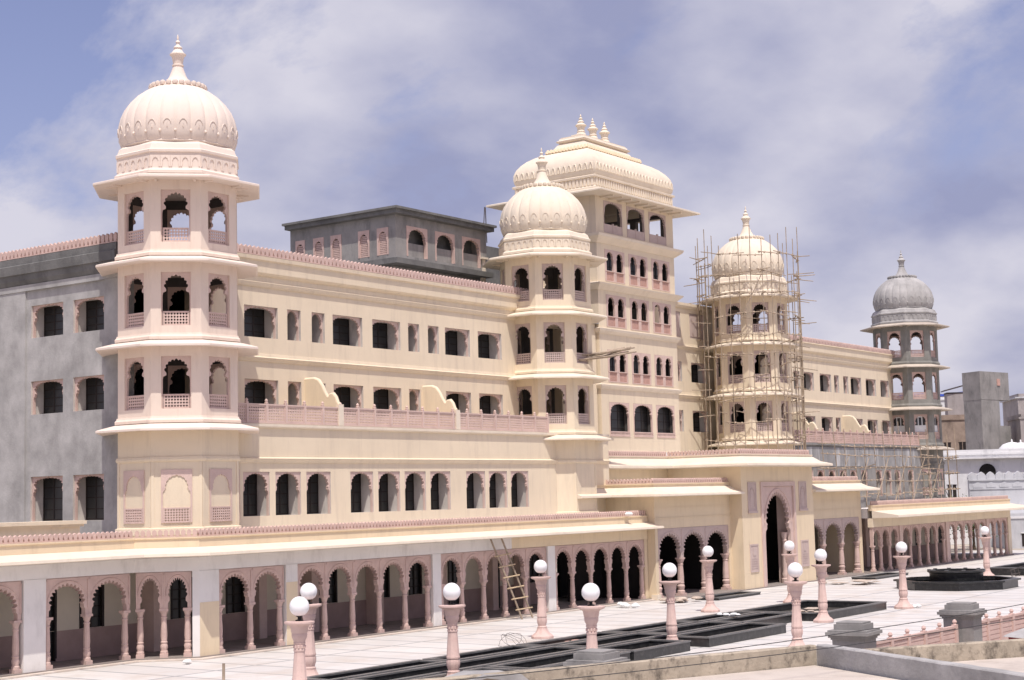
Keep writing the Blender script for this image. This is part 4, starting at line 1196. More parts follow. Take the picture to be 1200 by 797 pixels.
b = MB(L_(FY(54.85))); b.wall(83.3, GX0-0.01, 6.6, 8.06, [], 0.3); b.build('upper_wall', 'yellow', po)
b = MB(L_(FY(54.85))); b.wall(GX1+0.01, 110, 6.6, 8.06, [], 0.3); b.build('upper_wall', 'yellow', po)
b = MB(L_(ident)); b.box(84.2, 114, 57.6, 57.8, 0, 6.0); b.box(96.5, 101, 56.5, 56.6, 4.2, 4.6); b.box(93.35, 93.47, YW+0.5, 57.5, 0.07, 5.95); b.build('shade_backing', 'dark_room', po)  # back, beam and added lining coloured near-black for the shade inside
b = MB(L_(ident)); b.box(103.85, 103.97, YG+1.25, 54.8, 0.07, 7.9); b.build('shade_backing', 'dark_room', po)  # dark lining added so the gateway reads unlit
b = MB(L_(ident)); b.box(83.60, 83.72, 51.2, 54.0, 0.11, 4.2); b.build('shade_backing', 'dark_room', po)  # lining added beside the side wall, shade painted as its colour
b = MB(L_(ident)); b.box(84.0, 114.3, YG-0.1, 57.6, -0.01, 0.06); b.build('floor', 'floor_stone', po)
# low terrace wall in front of block
b = MB(L_(ident)); b.box(84.0, 109.8, 56.6, 57.0, 8.6, 9.3); b.build('terrace_wall', 'limewash', po)

# ------------------------------------------------------------------ scaffolding
def scaffold(label, verts, ledgers, braces, transoms=()):
    root = thing('bamboo_scaffolding', label, 'scaffolding', verts[0][0])
    o = Vector(verts[0][0])
    for nm, lst, r in (("pole", verts, 0.042), ("ledger", ledgers, 0.038), ('brace', braces, 0.04), ('transom', transoms, 0.04)):
        for p0, p1 in lst:
            p0 = Vector(p0); p1 = Vector(p1)
            mid = (p0+p1)/2+Vector((random.uniform(-1, 1), random.uniform(-1, 1), random.uniform(-0.6, 0.6)))*0.07
            b = MB(); b.tube([tuple(p0-o), tuple(mid-o), tuple(p1-o)], r*random.uniform(0.8, 1.15), 5, r*0.75)
            # lashing knots at the thirds
            for f in (0.25, 0.5, 0.75):
                if nm == 'ledger':
                    q = p0.lerp(p1, f)-o
                    b.tube([tuple(q-Vector((0.05, 0, 0.05))), tuple(q+Vector((0.05, 0, 0.05)))], 0.07, 4)
            b.build(nm, 'bamboo', root)
    return root
random.seed(11)
VS, LS, BS = [], [], []
nv = 15
ring = []
for i in range(nv):
    a = 2*PI*i/nv+0.1
    r = 3.88+random.uniform(-0.12, 0.15)
    ring.append((T3[0]+r*math.cos(a), T3[1]+r*math.sin(a)))
for i, (x, y) in enumerate(ring):
    front = y < 57.5
    zb = 8.95 if y < 58.5 and x > 102 else 18.2
    top = random.uniform(24.6, 26.9)
    ca = random.uniform(-0.12, 0.12)
    VS.append(((x, y, zb), (x+ca, y+random.uniform(-0.1, 0.1), top)))
    VS.append(((x*0.5+ring[i-1][0]*0.5, y*0.5+ring[i-1][1]*0.5, zb+0.2), (x*0.5+ring[i-1][0]*0.5+0.1, y*0.5+ring[i-1][1]*0.5, random.uniform(22.5, 26.2))))
for z in (10.2, 11.6, 13.3, 14.9, 16.4, 18.0, 19.5, 21.1, 22.6, 24.0):
    for i in range(nv):
        if z < 18 and (ring[i][1] > 58.5 and ring[(i+1) % nv][1] > 58.5): continue
        if random.random() < (0.12 if ring[i][1] < 57 else 0.55): continue
        p = Vector(ring[i]+(z+random.uniform(-0.2, 0.2),)); q = Vector(ring[(i+1) % nv]+(z+random.uniform(-0.2, 0.2),))
        d = (q-p)
        LS.append((tuple(p-d*random.uniform(0.05, 0.4)), tuple(q+d*random.uniform(0.05, 0.4))))
for z in (25.0,):
    for i in range(nv):
        if random.random() < 0.5: continue
        p = Vector(ring[i]+(z+random.uniform(-0.3, 0.3),)); q = Vector(ring[(i+1) % nv]+(z+random.uniform(-0.3, 0.3),))
        d = q-p
        if len(LS) < 99: LS.append((tuple(p-d*random.uniform(0.1, 0.5)), tuple(q+d*random.uniform(0.1, 0.6))))
for i in range(nv):
    if ring[i][1] < 56.5 and i % 2 == 0:
        z = random.choice((10.0, 13.0, 16.0, 19.0))
        BS.append((ring[i]+(z,), ring[(i+1) % nv]+(z+3.4,)))
        BS.append((ring[i]+(z+0.2,), (ring[i][0]*0.25+T3[0]*0.75, ring[i][1]*0.25+T3[1]*0.75-2.0, z+0.3)))
TS = []
for z in (10.4, 12.1, 14.0, 15.5, 17.2, 19.0, 20.8, 22.5, 24.0):
    for i in range(nv):
        if z < 20 and ring[i][1] > 58.6: continue
        if random.random() < 0.35: continue
        dx, dy = ring[i][0]-T3[0], ring[i][1]-T3[1]
        f0, f1 = random.uniform(0.86, 0.95), random.uniform(1.12, 1.42)
        tw = random.uniform(-0.5, 0.5)
        TS.append(((T3[0]+dx*f0, T3[1]+dy*f0, z+0.08), (T3[0]+dx*f1-dy*tw*0.3, T3[1]+dy*f1+dx*tw*0.3, z+random.uniform(-0.25, 0.3))))
scaffold('bamboo pole scaffolding wrapped around the cream domed tower', VS, LS[:99], BS, TS[:90])
VS, LS, BS = [], [], []
for i in range(13):
    x = 113.2+i*1.95
    VS.append(((x, 52.3+random.uniform(-0.2, 0.2), 4.9), (x+random.uniform(-0.15, 0.15), 52.5, random.uniform(10.4, 12.4))))
for z in (5.9, 7.0, 8.1, 9.1, 9.9):
    for i in range(6):
        x = 112.4+i*4.1
        LS.append(((x-random.uniform(0, 0.7), 52.2, z+random.uniform(-0.15, 0.15)), (x+4.4+random.uniform(0, 0.6), 52.25, z+random.uniform(-0.15, 0.15))))
for i in range(6):
    x = 114+i*4
    BS.append(((x, 52.15, 5.2), (x+3.2, 52.2, 8.9)))
    BS.append(((x+0.5, 52.2, 8.0+0.2*(i % 3)), (x+0.6, 53.68, 8.1)))
scaffold('long bamboo scaffolding against the bare grey lower storey', VS, LS, BS)
VS, LS, BS = [], [], []
for i in range(6):
    a = -PI*0.95+i*PI*0.19
    x, y = T4[0]+4.0*math.cos(a), T4[1]+4.0*math.sin(a)
    VS.append(((x, y, 4.9), (x, y+0.1, random.uniform(11.0, 13.8))))
for z in (6.2, 7.6, 9.0):
    for i in range(5):
        p = Vector((VS[i][0][0], VS[i][0][1], z)); q = Vector((VS[i+1][0][0], VS[i+1][0][1], z+random.uniform(-0.2, 0.2))); d = q-p
        LS.append((tuple(p-d*0.25), tuple(q+d*0.25)))
BS.append(((VS[4][0][0], VS[4][0][1], 5.2), (VS[5][0][0]+1.5, VS[5][0][1], 8.2)))
scaffold('short bamboo scaffolding around the foot of the grey domed tower', VS, LS, BS)

# bundle of poles lying on the ledge of the middle tower
bu = thing('bamboo_bundle', 'bundle of bamboo poles sticking out of a cream tower window', 'poles', (81.6, 52.4, 14.95))
random.seed(5)
for i in range(12):
    y = random.uniform(-0.25, 0.25); z = random.uniform(-0.1, 0.28)
    b = MB(); b.tube([(-1.3+random.uniform(-0.4, 0.2), 0.8+y, z-0.25), (0.6, y*1.2-0.1, z+0.02), (2.5+random.uniform(-0.7, 0.4), -0.55+y*1.5, z+0.38)], 0.045, 5); b.build('pole', 'bamboo', bu)

# ------------------------------------------------------------------ lamp posts
def lamp_proto():
    root = thing('lamp_post', 'x', 'lamp post', (0, 0, 0))
    b = MB(); b.lathe([(0.52, 0), (0.52, 0.10), (0.46, 0.16), (0.33, 0.26), (0.25, 0.40), (0.235, 0.46)], 8, rot=PI/8); b.build('pedestal', 'lamp_stone', root, 25)
    b = MB(); b.lathe([(0.22, 0.46), (0.23, 0.52), (0.185, 0.57), (0.235, 0.72), (0.245, 0.86), (0.215, 0.94), (0.24, 0.97), (0.24, 1.02), (0.225, 1.05), (0.165, 1.86), (0.185, 1.88), (0.185, 1.93), (0.165, 1.95), (0.17, 2.10), (0.19, 2.12), (0.19, 2.15)], 10, rot=PI/10)
    for i in range(10):
        a = 2*PI*i/10; b.lathe([(0, 1.965), (0.035, 1.98), (0.035, 2.05), (0, 2.075)], 6, 0.17*math.cos(a), 0.17*math.sin(a))
    b.build('shaft', 'lamp_stone', root, 25)
    b = MB(); b.lathe([(0.175, 2.15), (0.185, 2.2), (0.235, 2.30), (0.245, 2.40), (0.235, 2.43), (0.255, 2.46), (0.28, 2.62), (0.31, 2.66), (0.44, 2.71), (0.475, 2.735), (0.475, 2.785), (0.2, 2.80)], 16); b.build('capital', 'lamp_stone', root, 30)
    b = MB(); b.lathe([(0.13, 2.80), (0.13, 2.83), (0.055, 2.85), (0.055, 2.92), (0.12, 2.95), (0.12, 2.98)], 12); b.build('neck', 'black_metal', root, 30)
    b = MB(); b.lathe([(0.31*math.sin(PI*k/16), 3.25-0.31*math.cos(PI*k/16)) for k in range(17)], 24); b.build('globe', 'lamp_white', root, 80)
    return root
proto = lamp_proto()
LAMPS = [
    (36.4, 34.8, 'white globe lamp post farthest left, in front of another lamp post'),
    (42.6, 40.2, 'white globe lamp post partly hidden by the farthest left lamp post'),
    (43.75, 34.5, 'white globe lamp post in front of the second white arcade pier, left of the ladder'),
    (60.15, 42.2, 'white globe lamp post standing just right of the wooden ladder'),
    (44.75, 29.4, 'white globe lamp post with stacked grey slabs at its foot'),
    (58.2, 34.2, 'white globe lamp post on pedestal by black basins, before the cream porch pier'),
    (76.5, 42.5, 'white globe lamp post in front of the arches left of the gateway'),
    (58.9, 28.8, 'white globe lamp post closest to the foreground wall corner, in front of the gateway'),
    (84.0, 41.3, 'white globe lamp post mostly hidden, directly in front of the gateway opening'),
    (72.3, 33.9, 'white globe lamp post at the corner of the large empty black basin'),
    (81.7, 33.6, 'white globe lamp post left of the black fountain'),
    (111.2, 39.4, 'white globe lamp post farthest right, before the far arcade')]
for i, (x, y, lab) in enumerate(LAMPS):
    o = proto if i == 0 else copy_tree(proto)
    o.location = (x, y, 0); o.rotation_euler = (0.012*math.sin(3.1*i), 0.012*math.cos(2.3*i), 0.3*i)
    tag(o, lab, 'lamp post', 'globe lamp posts in the courtyard')

# ------------------------------------------------------------------ black granite basins
def basin(x0, x1, y0, y1, lab, h=0.36, th=0.20):
    root = thing('planter_basin', lab, 'basin', ((x0+x1)/2, (y0+y1)/2, 0), 0, 'black granite basins in the courtyard')
    hx, hy = (x1-x0)/2, (y1-y0)/2
    b = MB(); b.box(-hx, hx, -hy, -hy+th, 0, h); b.box(-hx, hx, hy-th, hy, 0, h); b.box(-hx, -hx+th, -hy+th, hy-th, 0, h); b.box(hx-th, hx, -hy+th, hy-th, 0, h)
    b.build('basin_wall', 'granite', root)
    b = MB(); e = 0.03
    b.box(-hx-e, hx+e, -hy-e, -hy+th+e, h+0.001, h+0.06); b.box(-hx-e, hx+e, hy-th-e, hy+e, h+0.001, h+0.06); b.box(-hx-e, -hx+th+e, -hy+th+e, hy-th-e, h+0.001, h+0.06); b.box(hx-th-e, hx+e, -hy+th+e, hy-th-e, h+0.001, h+0.06)
    b.build('rim', 'granite_rim', root)
    b = MB(); b.quad((-hx+th, -hy+th, 0.05), (hx-th, -hy+th, 0.05), (hx-th, hy-th, 0.05), (-hx+th, hy-th, 0.05)); b.build('basin_floor', 'soil', root)
BAS = [(40.6, 47.2, 37.4, 38.9, 'leftmost narrow black basin beside the marble walk'),
       (47.5, 53.3, 37.4, 38.9, 'narrow black basin along the walk, left of the lamp post by the ladder'),
       (53.6, 59.8, 37.4, 38.9, 'narrow black basin along the walk at the foot of the lamp post by the ladder'),
       (60.1, 65.9, 37.4, 38.9, 'narrow black basin along the walk behind the lamp post on pedestal'),
       (66.2, 72.2, 37.4, 38.9, 'narrow black basin along the walk, nearest to the large basin'),
       (41.0, 53.6, 35.3, 37.1, 'long black middle basin at the left end'),
       (53.9, 60.0, 35.3, 37.1, 'black middle basin behind the stacked grey slabs'),
       (60.3, 66.4, 35.3, 37.1, 'black middle basin right of the lamp post on pedestal'),
       (66.7, 72.2, 35.3, 37.1, 'black middle basin touching the large basin'),
       (38.0, 46.0, 33.0, 35.0, 'leftmost near black basin at the picture edge'),
       (46.3, 52.9, 33.0, 35.0, 'near black basin left of the stacked grey slabs'),
       (53.2, 57.6, 33.0, 35.0, 'near black basin left of the lamp post on pedestal'),
       (59.2, 66.4, 33.0, 35.0, 'near black basin with high polished front, right of the lamp post on pedestal'),
       (72.6, 80.8, 34.2, 38.9, 'large empty black basin in front of the gateway'),
       (84.6, 90.0, 46.4, 48.0, 'small sunken black basin at the porch steps left of the gateway'),
       (106.5, 112.5, 45.8, 47.6, 'small black basin right of the gateway by the far arcade'),
       (113.0, 126.0, 36.0, 40.0, 'black basin at the far right picture edge')]
for q in BAS[:14]: basin(*q)
basin(*BAS[14], h=0.12); basin(*BAS[15], h=0.12); basin(*BAS[16], h=0.5)

# ------------------------------------------------------------------ fountain
fo = thing('fountain', 'black octagonal fountain with round raised bowl', 'fountain', (99.3, 37.2, 0))
b = MB(); b.lathe([(3.75, 0), (3.75, 0.42), (3.95, 0.45), (3.95, 0.56), (3.5, 0.56), (3.5, 0.20), (0, 0.20)], 8, rot=PI/8); b.build('outer_basin', 'granite', fo)
b = MB(); b.lathe([(1.5, 0.2), (1.62, 0.3), (1.68, 0.95), (1.8, 1.0), (1.8, 1.12), (1.55, 1.12), (1.55, 0.9), (0, 0.9)], 32); b.build('bowl', 'granite', fo, 30)
b = MB()
for i in range(10):
    a = 2*PI*i/10; b.box(1.67*math.cos(a)-0.1, 1.67*math.cos(a)+0.1, 1.67*math.sin(a)-0.1, 1.67*math.sin(a)+0.1, 1.121, 1.18)
b.build('bowl_stones', 'granite_rim', fo)
b = MB(); b.lathe([(3.48, 0.33), (0, 0.33)], 8, rot=PI/8); b.build('water', 'glass', fo)

# ------------------------------------------------------------------ grey gate piers and pink fence
def gate_pier(x, y, ztop, lab, wdt=1.18):
    root = thing('gate_pier', lab, 'pier', (x, y, 0), R(4), 'grey stone piers of the courtyard fence')
    h = wdt/2
    b = MB(); b.box(-h+0.05, h-0.05, -h+0.05, h-0.05, 0, ztop-0.55); b.build('shaft', 'concrete', root)
    b = MB()
    for z0, z1, e in ((ztop-0.55, ztop-0.48, 0.01), (ztop-0.48, ztop-0.40, -0.05), (ztop-0.40, ztop-0.30, -0.12), (ztop-0.30, ztop-0.24, -0.06), (ztop-0.24, ztop-0.06, 0.10), (ztop-0.06, ztop, 0.16)):
        b.box(-h+e, h-e, -h+e, h-e, z0, z1+0.0005)
    b.build('stepped_cap', 'concrete', root)
gate_pier(48.3, 21.6, 2.2, 'grey stone pier behind the foreground wall corner, left of the pink fence')
gate_pier(56.7, 21.1, 2.25, 'grey stone pier standing between two stretches of pink fence')
gate_pier(38.6, 25.2, 2.05, 'low grey stepped stone cap at the foot of a lamp post, above the foreground wall')
def fence(p0, p1, npan, lab):
    T, L, rz = path_T(p0, p1)
    root = thing('stone_fence', lab, 'fence', (p0[0], p0[1], 0), rz, 'pink fence stretches')
    st = L/npan
    pm = MB(); pm.box(-0.09, 0.09, -0.09, 0.09, 0, 1.52); pm.lathe([(0.08, 1.52), (0.05, 1.55), (0.09, 1.61), (0.06, 1.68), (0, 1.71)], 8); pm = pm.mesh('fence_post', 'lamp_stone')
    jm = MB(); jm.box(-st/2+0.092, st/2-0.092, -0.05, 0.05, 0.2, 0.5)
    for i in range(5): jm.box(-st/2+0.092, st/2-0.092, -0.035, 0.035, 0.56+i*0.17, 0.68+i*0.17)
    jm.box(-st/2+0.092, st/2-0.092, -0.02, 0.02, 0.5, 1.4); jm.box(-st/2+0.092, st/2-0.092, -0.07, 0.07, 1.4, 1.48); jm = jm.mesh('fence_panel', 'lamp_stone')
    for i in range(npan+1):
        link('fence_post', pm, root, (i*st, 0, 0))
        if i < npan: link('fence_panel', jm, root, ((i+0.5)*st, 0, 0))
fence((49.05, 21.3), (55.9, 21.1), 5, 'pink stone fence stretch between the two grey piers')
fence((57.5, 21.0), (66.5, 20.7), 7, 'pink stone fence stretch running off to the right edge')
fence((140, 34.5), (175, 30.0), 18, 'pale pink fence far away beyond the end of the arcade')

# ------------------------------------------------------------------ foreground roof of a neighbouring building
nb = thing('neighbouring_roof', 'flat roof with mossy parapet walls in the right foreground', 'rooftop', (37.9, 18.0, 0))
o = Vector((37.9, 18.0, 0))
A0 = Vector((24.5, 24.0)); K = Vector((37.9, 18.0)); Bq = Vector((30.0, 6.1)); C1 = Vector((49.5, 7.9)); C0 = Vector((36.9, 16.5))
def run(p0, p1, z0, z1, th, side=1):
    T, L, rz = path_T(p0, p1)
    b = MB(lambda u, d, z: tuple(Vector(T(u, d, z))-o))
    n = max(2, int(L/0.35)); random.seed(int(L*10))
    # irregular hand-plastered wall
    prev = None
    for i in range(n+1):
        u = L*i/n
        e = [random.uniform(-0.006, 0.006) for _ in range(4)]
        ring = [b.p(u, e[0], z0), b.p(u, e[1], z1-0.03+e[2]), b.p(u, 0.03+e[1], z1+e[2]), b.p(u, th-0.03, z1+e[3]), b.p(u, th+e[0], z1-0.03), b.p(u, th+e[0], z0)]
        if prev:
            for k in range(6): b.face([prev[k], prev[(k+1) % 6], ring[(k+1) % 6], ring[k]])
        else: b.face(ring)
        prev = ring
    b.face(prev)
    return b
run(A0, K, 0, 2.5, 0.28).build('mossy_parapet', 'algae', nb)
run(C0+Vector((0.42, -0.1)), C1, 0, 2.5, 0.28).build('mossy_parapet', 'algae', nb)
run(K, Bq, 0, 2.52, 0.32).build('cement_parapet', 'concrete_light', nb)
b = MB(lambda u, d, z: (u-o.x, d-o.y, z)); b.plan([(24.5, 24.0), (37.8, 18.02), (30.0, 6.2), (14.0, 8.0)], 1.6, 2.0); b.build('roof_slab', 'roof_screed', nb)
b = MB(lambda u, d, z: (u-o.x, d-o.y, z)); b.plan([(37.2, 16.4), (49.5, 8.2), (46.0, 2.0), (30.6, 6.4)], 1.6, 2.06); b.build('roof_slab', 'roof_screed', nb)
for i, (x, y, z, lab) in enumerate(((29.2, 22.4, 1.95, 'red cloth heap under grey slab at the lower left of the foreground wall'), (53.2, 17.2, 1.05, 'red cloth heap under grey sheet beside the right grey pier'))):
    r_ = thing('covered_heap', lab, 'heap', (x, y, z), -0.45)
    b = MB(); b.box(-0.9, 0.9, -0.5, 0.5, 0, 0.42 if i else 0.28); b.build('red_bundle', 'red', r_)
    b = MB(); b.prism([(-1.05, 0.30), (-0.9, 0.36), (0.0, 0.55), (0.9, 0.50), (1.1, 0.34), (1.0, 0.30), (0.0, 0.48), (-0.9, 0.31)] if not i else [(-1.05, 0.42), (-0.9, 0.48), (0.0, 0.66), (0.9, 0.60), (1.1, 0.46), (1.0, 0.43), (0.0, 0.60), (-0.9, 0.43)], -0.6, 0.6); b.build('cover_sheet', 'concrete_light', r_)

# ------------------------------------------------------------------ small things in the court
ld = thing('ladder', 'rough bamboo ladder leaning against the arcade', 'ladder', (69.7, 49.65, 0))
b = MB(); b.tube([(-0.75, 0, 0), (-1.55, 0.35, 2.1), (-2.5, 0.72, 4.4)], 0.05); b.build('rail', 'bamboo', ld)
b = MB(); b.tube([(0.35, 0.1, 0), (-0.5, 0.42, 2.1), (-1.55, 0.75, 4.5)], 0.05); b.build('rail', 'bamboo', ld)
for k in range(6):
    f = 0.12+0.13*k
    p = Vector((-0.75-1.75*f, 0.72*f-0.05, 4.4*f)); q = Vector((0.35-1.9*f, 0.1+0.65*f-0.05, 4.5*f)); d = q-p
    b = MB(); b.tube([tuple(p-d*0.3), tuple(q+d*0.25)], 0.04); b.build('rung', 'wood', ld)
def heap(name, lab, cat, x, y, z, s, material, n=9, seed=1, flat=0.5):
    random.seed(seed)
    r_ = thing(name, lab, cat, (x, y, z))
    b = MB()
    for i in range(n):
        cx, cy, cz = random.gauss(0, s*0.45), random.gauss(0, s*0.45), random.uniform(0, s*0.15)
        rr = s*random.uniform(0.15, 0.35); ph = random.uniform(0, 6)
        b.lathe([(0, cz), (rr*0.8, cz+0.02), (rr, cz+rr*flat*0.5), (rr*0.6, cz+rr*flat), (0, cz+rr*flat*1.1)], 7, cx, cy, ph, rib=lambda a, z, k=i: 1+0.22*math.sin(3*a+k))
    b.build('lumps', material, r_)
heap('cloth_bundle', 'white crumpled plastic bundle on the walk by the arcade end', 'bundle', 77.8, 48.6, 0, 0.75, 'white_cloth', 8, 2, 0.9)
heap('cloth_bundle', 'white crumpled sheet on the terrace edge beside the porch', 'bundle', 81.4, 51.2, 5.14, 0.8, 'white_cloth', 8, 3, 0.8)
heap('rubble_heap', 'small beige rubble heap on the walk beside the porch pier', 'rubble', 82.5, 47.6, 0, 1.1, 'rubble', 14, 4, 0.5)
heap('cloth_bundle', 'small white bag on the ground by the white corner pier', 'bundle', 45.4, 49.7, 0, 0.45, 'white_cloth', 6, 5, 0.9)
heap('sand_patch', 'low patch of brown sand near the right porch wing', 'sand', 101.5, 45.2, 0, 1.8, 'rubble', 12, 6, 0.12)
heap('stone_block', 'single rough stone on paving right of the gateway', 'stone', 100.5, 46.9, 0, 0.6, 'rubble', 3, 7, 0.9)
heap('cloth_bundle', 'white cloth lying on the basin rims in front of the gateway', 'bundle', 69.0, 36.9, 0.45, 0.55, 'white_cloth', 7, 8, 0.8)
heap('cloth_bundle', 'white rag at the foot of the lamp post left of the fountain', 'bundle', 82.6, 33.2, 0, 0.5, 'white_cloth', 5, 9, 0.9)
heap('rubble_heap', 'brown rubble heap lying in the large empty black basin', 'rubble', 76.0, 36.5, 0.05, 1.2, 'rubble', 12, 12, 0.25)
heap('rubble_heap', 'reddish stone bits in a narrow basin left of the pedestal lamp post', 'rubble', 57.0, 38.1, 0.05, 0.8, 'terracotta', 8, 13, 0.5)
heap('rubble_heap', 'twigs and rubble in the leftmost near black basin', 'rubble', 43.0, 34.0, 0.05, 1.0, 'bamboo', 12, 14, 0.3)
r_ = thing('wire_coil', 'tangled grey wire coil beside the left black basins', 'wire', (55.5, 40.3, 0))
b = MB()
random.seed(9)
for k in range(4):
    b.tube([(0.7*math.cos(t*0.42+k)+random.uniform(-.08, .08), 0.3*math.sin(t*0.42+k)+0.1*k, 0.35+0.33*math.sin(t*0.42)+random.uniform(-.05, .05)) for t in range(16)], 0.008, 4)
b.build('wire', 'rust', r_)
r_ = thing('iron_grille', 'rusty low iron frame lying on the paving far right', 'iron frame', (113.5, 37.6, 0))
b = MB()
for k in range(7): b.tube([(-2.4+0.8*k, 0, 0), (-2.4+0.8*k, 0.1, 0.55)], 0.03, 4)
b.tube([(-2.6, 0, 0.5), (0, 0.05, 0.62), (2.6, 0.1, 0.45)], 0.03, 4); b.tube([(-2.6, 0, 0.2), (2.6, 0.1, 0.18)], 0.03, 4)
b.build('bars', 'rust', r_)
r_ = tag(link('wooden_stake', None, None, (37.2, 39.0, 0)), 'short wooden stake standing on the paving at lower left', 'stake')
b = MB(); b.tube([(0, 0, 0), (0.02, 0, 1.25)], 0.05, 6); b.build('stake', 'bamboo', r_)

# ------------------------------------------------------------------ overhead cables in front of the court
def cable(lab, p0, p1, sag):
    p0 = Vector(p0); p1 = Vector(p1)
    b = MB()
    b.tube([tuple(p0.lerp(p1, k/16)-Vector((0, 0, sag*4*(k/16)*(1-k/16)))) for k in range(17)], 0.010, 4)
    tag(b.build('overhead_cable', 'cable'), lab, 'cable')
cable('thin dark cable crossing the lower right, upper strand', (22, 21, 2.9), (50, 12.5, 3.6), 0.3)
cable('thin dark cable crossing the lower right, lower strand', (22, 21, 2.75), (50, 12.5, 3.15), 0.3)

# ------------------------------------------------------------------ town behind on the right
# grey concrete water tower
wt = thing('concrete_tower', 'tall bare grey concrete stair tower behind white buildings', 'concrete tower', (204.5, 71.5, 0))
b = MB(); b.plan([(0.3, 3.0), (-1.3, 0.1), (3.0, -0.85), (4.4, 2.0)], 0, 17.6); b.build('shaft', 'concrete', wt)
b = MB(); b.plan([(0.3, 3.05), (-1.35, 0.08), (5.4, -1.42), (6.9, 1.5)], 17.6, 21.3); b.build('head', 'concrete', wt)
b = MB(); b.box(-0.35, 0.35, -0.05, 0.05, 19.5, 20.4); 
b.build('red_vent', 'terracotta', wt, None, (2.9, -0.9, 0), math.atan2(-1.5, 6.75))
b = MB(); b.plan([(3.02, -0.8), (5.4, -1.4), (6.8, 1.4), (4.42, 2.0)], 11.0, 14.2); b.build('annex', 'concrete', wt)
def house(name, lab, poly, z0, z1, material, wins=(), parapet=0.4, cat='building', trim='white_wash'):
    cx = sum(p[0] for p in poly)/len(poly); cy = sum(p[1] for p in poly)/len(poly)
    root = thing(name, lab, cat, (cx, cy, 0))
    P = [(x-cx, y-cy) for x, y in poly]
    b = MB(); b.plan(P, z0, z1); b.build('walls', material, root)
    P2 = [(x*1.03, y*1.03) for x, y in P]
    b = MB(); b.plan(P2, z1, z1+0.22); b.build('roof_slab', trim, root)
    b = MB()
    for (p0, p1) in zip(P, P[1:]+P[:1]):
        T, L, rz = path_T(p0, p1); b.T = T; b.box(0, L, 0.0, 0.18, z1+0.22, z1+0.22+parapet)
    b.build('roof_parapet', material, root)
    for e, u, zz, ww, hh in wins:
        p0, p1 = P[e], P[(e+1) % len(P)]
        T, L, rz = path_T(p0, p1)
        s = -1
        q = MB(T); q.box(u*L-ww/2, u*L+ww/2, -0.04, 0.05, zz, zz+hh); q.m = 1
        q.box(u*L-ww/2-0.1, u*L+ww/2+0.1, -0.09, -0.041, zz+hh, zz+hh+0.12); q.box(u*L-0.04, u*L+0.04, -0.07, -0.041, zz, zz+hh)
        q.build('window', ['dark', trim], root)
    return root
def rect(cx, cy, lx, ly, a):
    c, s = math.cos(a), math.sin(a)
    return [(cx+x*c-y*s, cy+x*s+y*c) for x, y in ((-lx/2, -ly/2), (lx/2, -ly/2), (lx/2, ly/2), (-lx/2, ly/2))]
# buildings are turned so that one front faces the court
QA = R(-60)
wh = house('white_building', 'whitewashed building with dark arched doorway beyond the grey domed tower', rect(176, 62.5, 13, 8, QA), 0, 9.8, 'white_wash', [(0, 0.2, 5.2, 0.9, 1.4), (0, 0.88, 5.4, 0.9, 1.2)], 0.35)
Pc = Vector((176, 62.5))
# arch on the front face
dirv = Vector((math.cos(QA), math.sin(QA))); nv_ = Vector((dirv.y, -dirv.x))
q = MB(lambda u, d, z: tuple(Vector((dirv.x*u+nv_.x*(4.02+d), dirv.y*u+nv_.y*(4.02+d), z))))
q.prism([(-0.9, 6.0)]+[(-0.9*math.cos(t*PI/10), 7.9+0.9*math.sin(t*PI/10)) for t in range(11)]+[(0.9, 6.0)], 0, 0.05); q.build('dark_arch', 'dark_room', wh)
q = MB(lambda u, d, z: tuple(Vector((dirv.x*u+nv_.x*(4.02+d), dirv.y*u+nv_.y*(4.02+d), z))))
q.box(-6.6, 6.6, 0, 0.7, 9.35, 9.5); q.build('ledge', 'white_wash', wh)
for k in (-1, 1):
    q = MB(); q.lathe([(1.5, 9.8), (1.55, 10.1), (1.4, 10.5), (1.0, 10.9), (0.45, 11.1), (0.1, 11.15), (0.08, 11.4), (0, 11.5)], 20, 5.0*dirv.x+1.5*k-1.0, 5.0*dirv.y-2.5*k*0+0.6); q.build('small_dome', 'white_wash', wh, 40)
# crenellated wall
cw = thing('crenellated_wall', 'long dull white wall topped with rounded battlements', 'wall', (164.5, 56.0, 0), R(-57))
b = MB(); b.box(-3.6, 16, 0, 0.6, -2, 7.0); b.box(-3.6, 16, -0.08, 0, 6.0, 6.12); b.box(-3.6, 16, -0.12, 0, 6.9, 7.05); b.build('wall_face', 'white_dull', cw)
b = MB()
for i in range(20):
    c = -3.2+i*0.95
    b.prism([(c-0.46, 7.05), (c-0.46, 7.30), (c-0.36, 7.55), (c-0.18, 7.72), (c, 7.84), (c+0.18, 7.72), (c+0.36, 7.55), (c+0.46, 7.30), (c+0.46, 7.05)], 0.0, 0.5)
b.build('battlements', 'white_dull', cw)
b = MB()
for i in range(14): b.prism([(-3.2+i*1.36, 6.2), (-3.2+i*1.36, 6.5), (-2.7+i*1.36, 6.8), (-2.2+i*1.36, 6.5), (-2.2+i*1.36, 6.2)], -0.05, 0.0)
b.build('blind_niches', 'white_dull', cw)
house('white_house', 'small white annex with dark windows right of the far arcade end', rect(164, 53.0, 7, 6, QA), -1, 3.0, 'white_dull', [(0, 0.30, 0.2, 0.9, 1.3), (0, 0.75, 0.2, 0.9, 1.3)], 0.3)
house('brown_house', 'old brown house with ragged roof between grey domed tower and concrete tower', rect(219, 82.5, 12, 9, QA), 0, 15.6, 'brown', [(0, 0.25, 10.5, 0.9, 2.0), (0, 0.45, 10.5, 0.9, 2.0), (0, 0.62, 10.5, 0.9, 2.0)], 0.5, trim='brown')
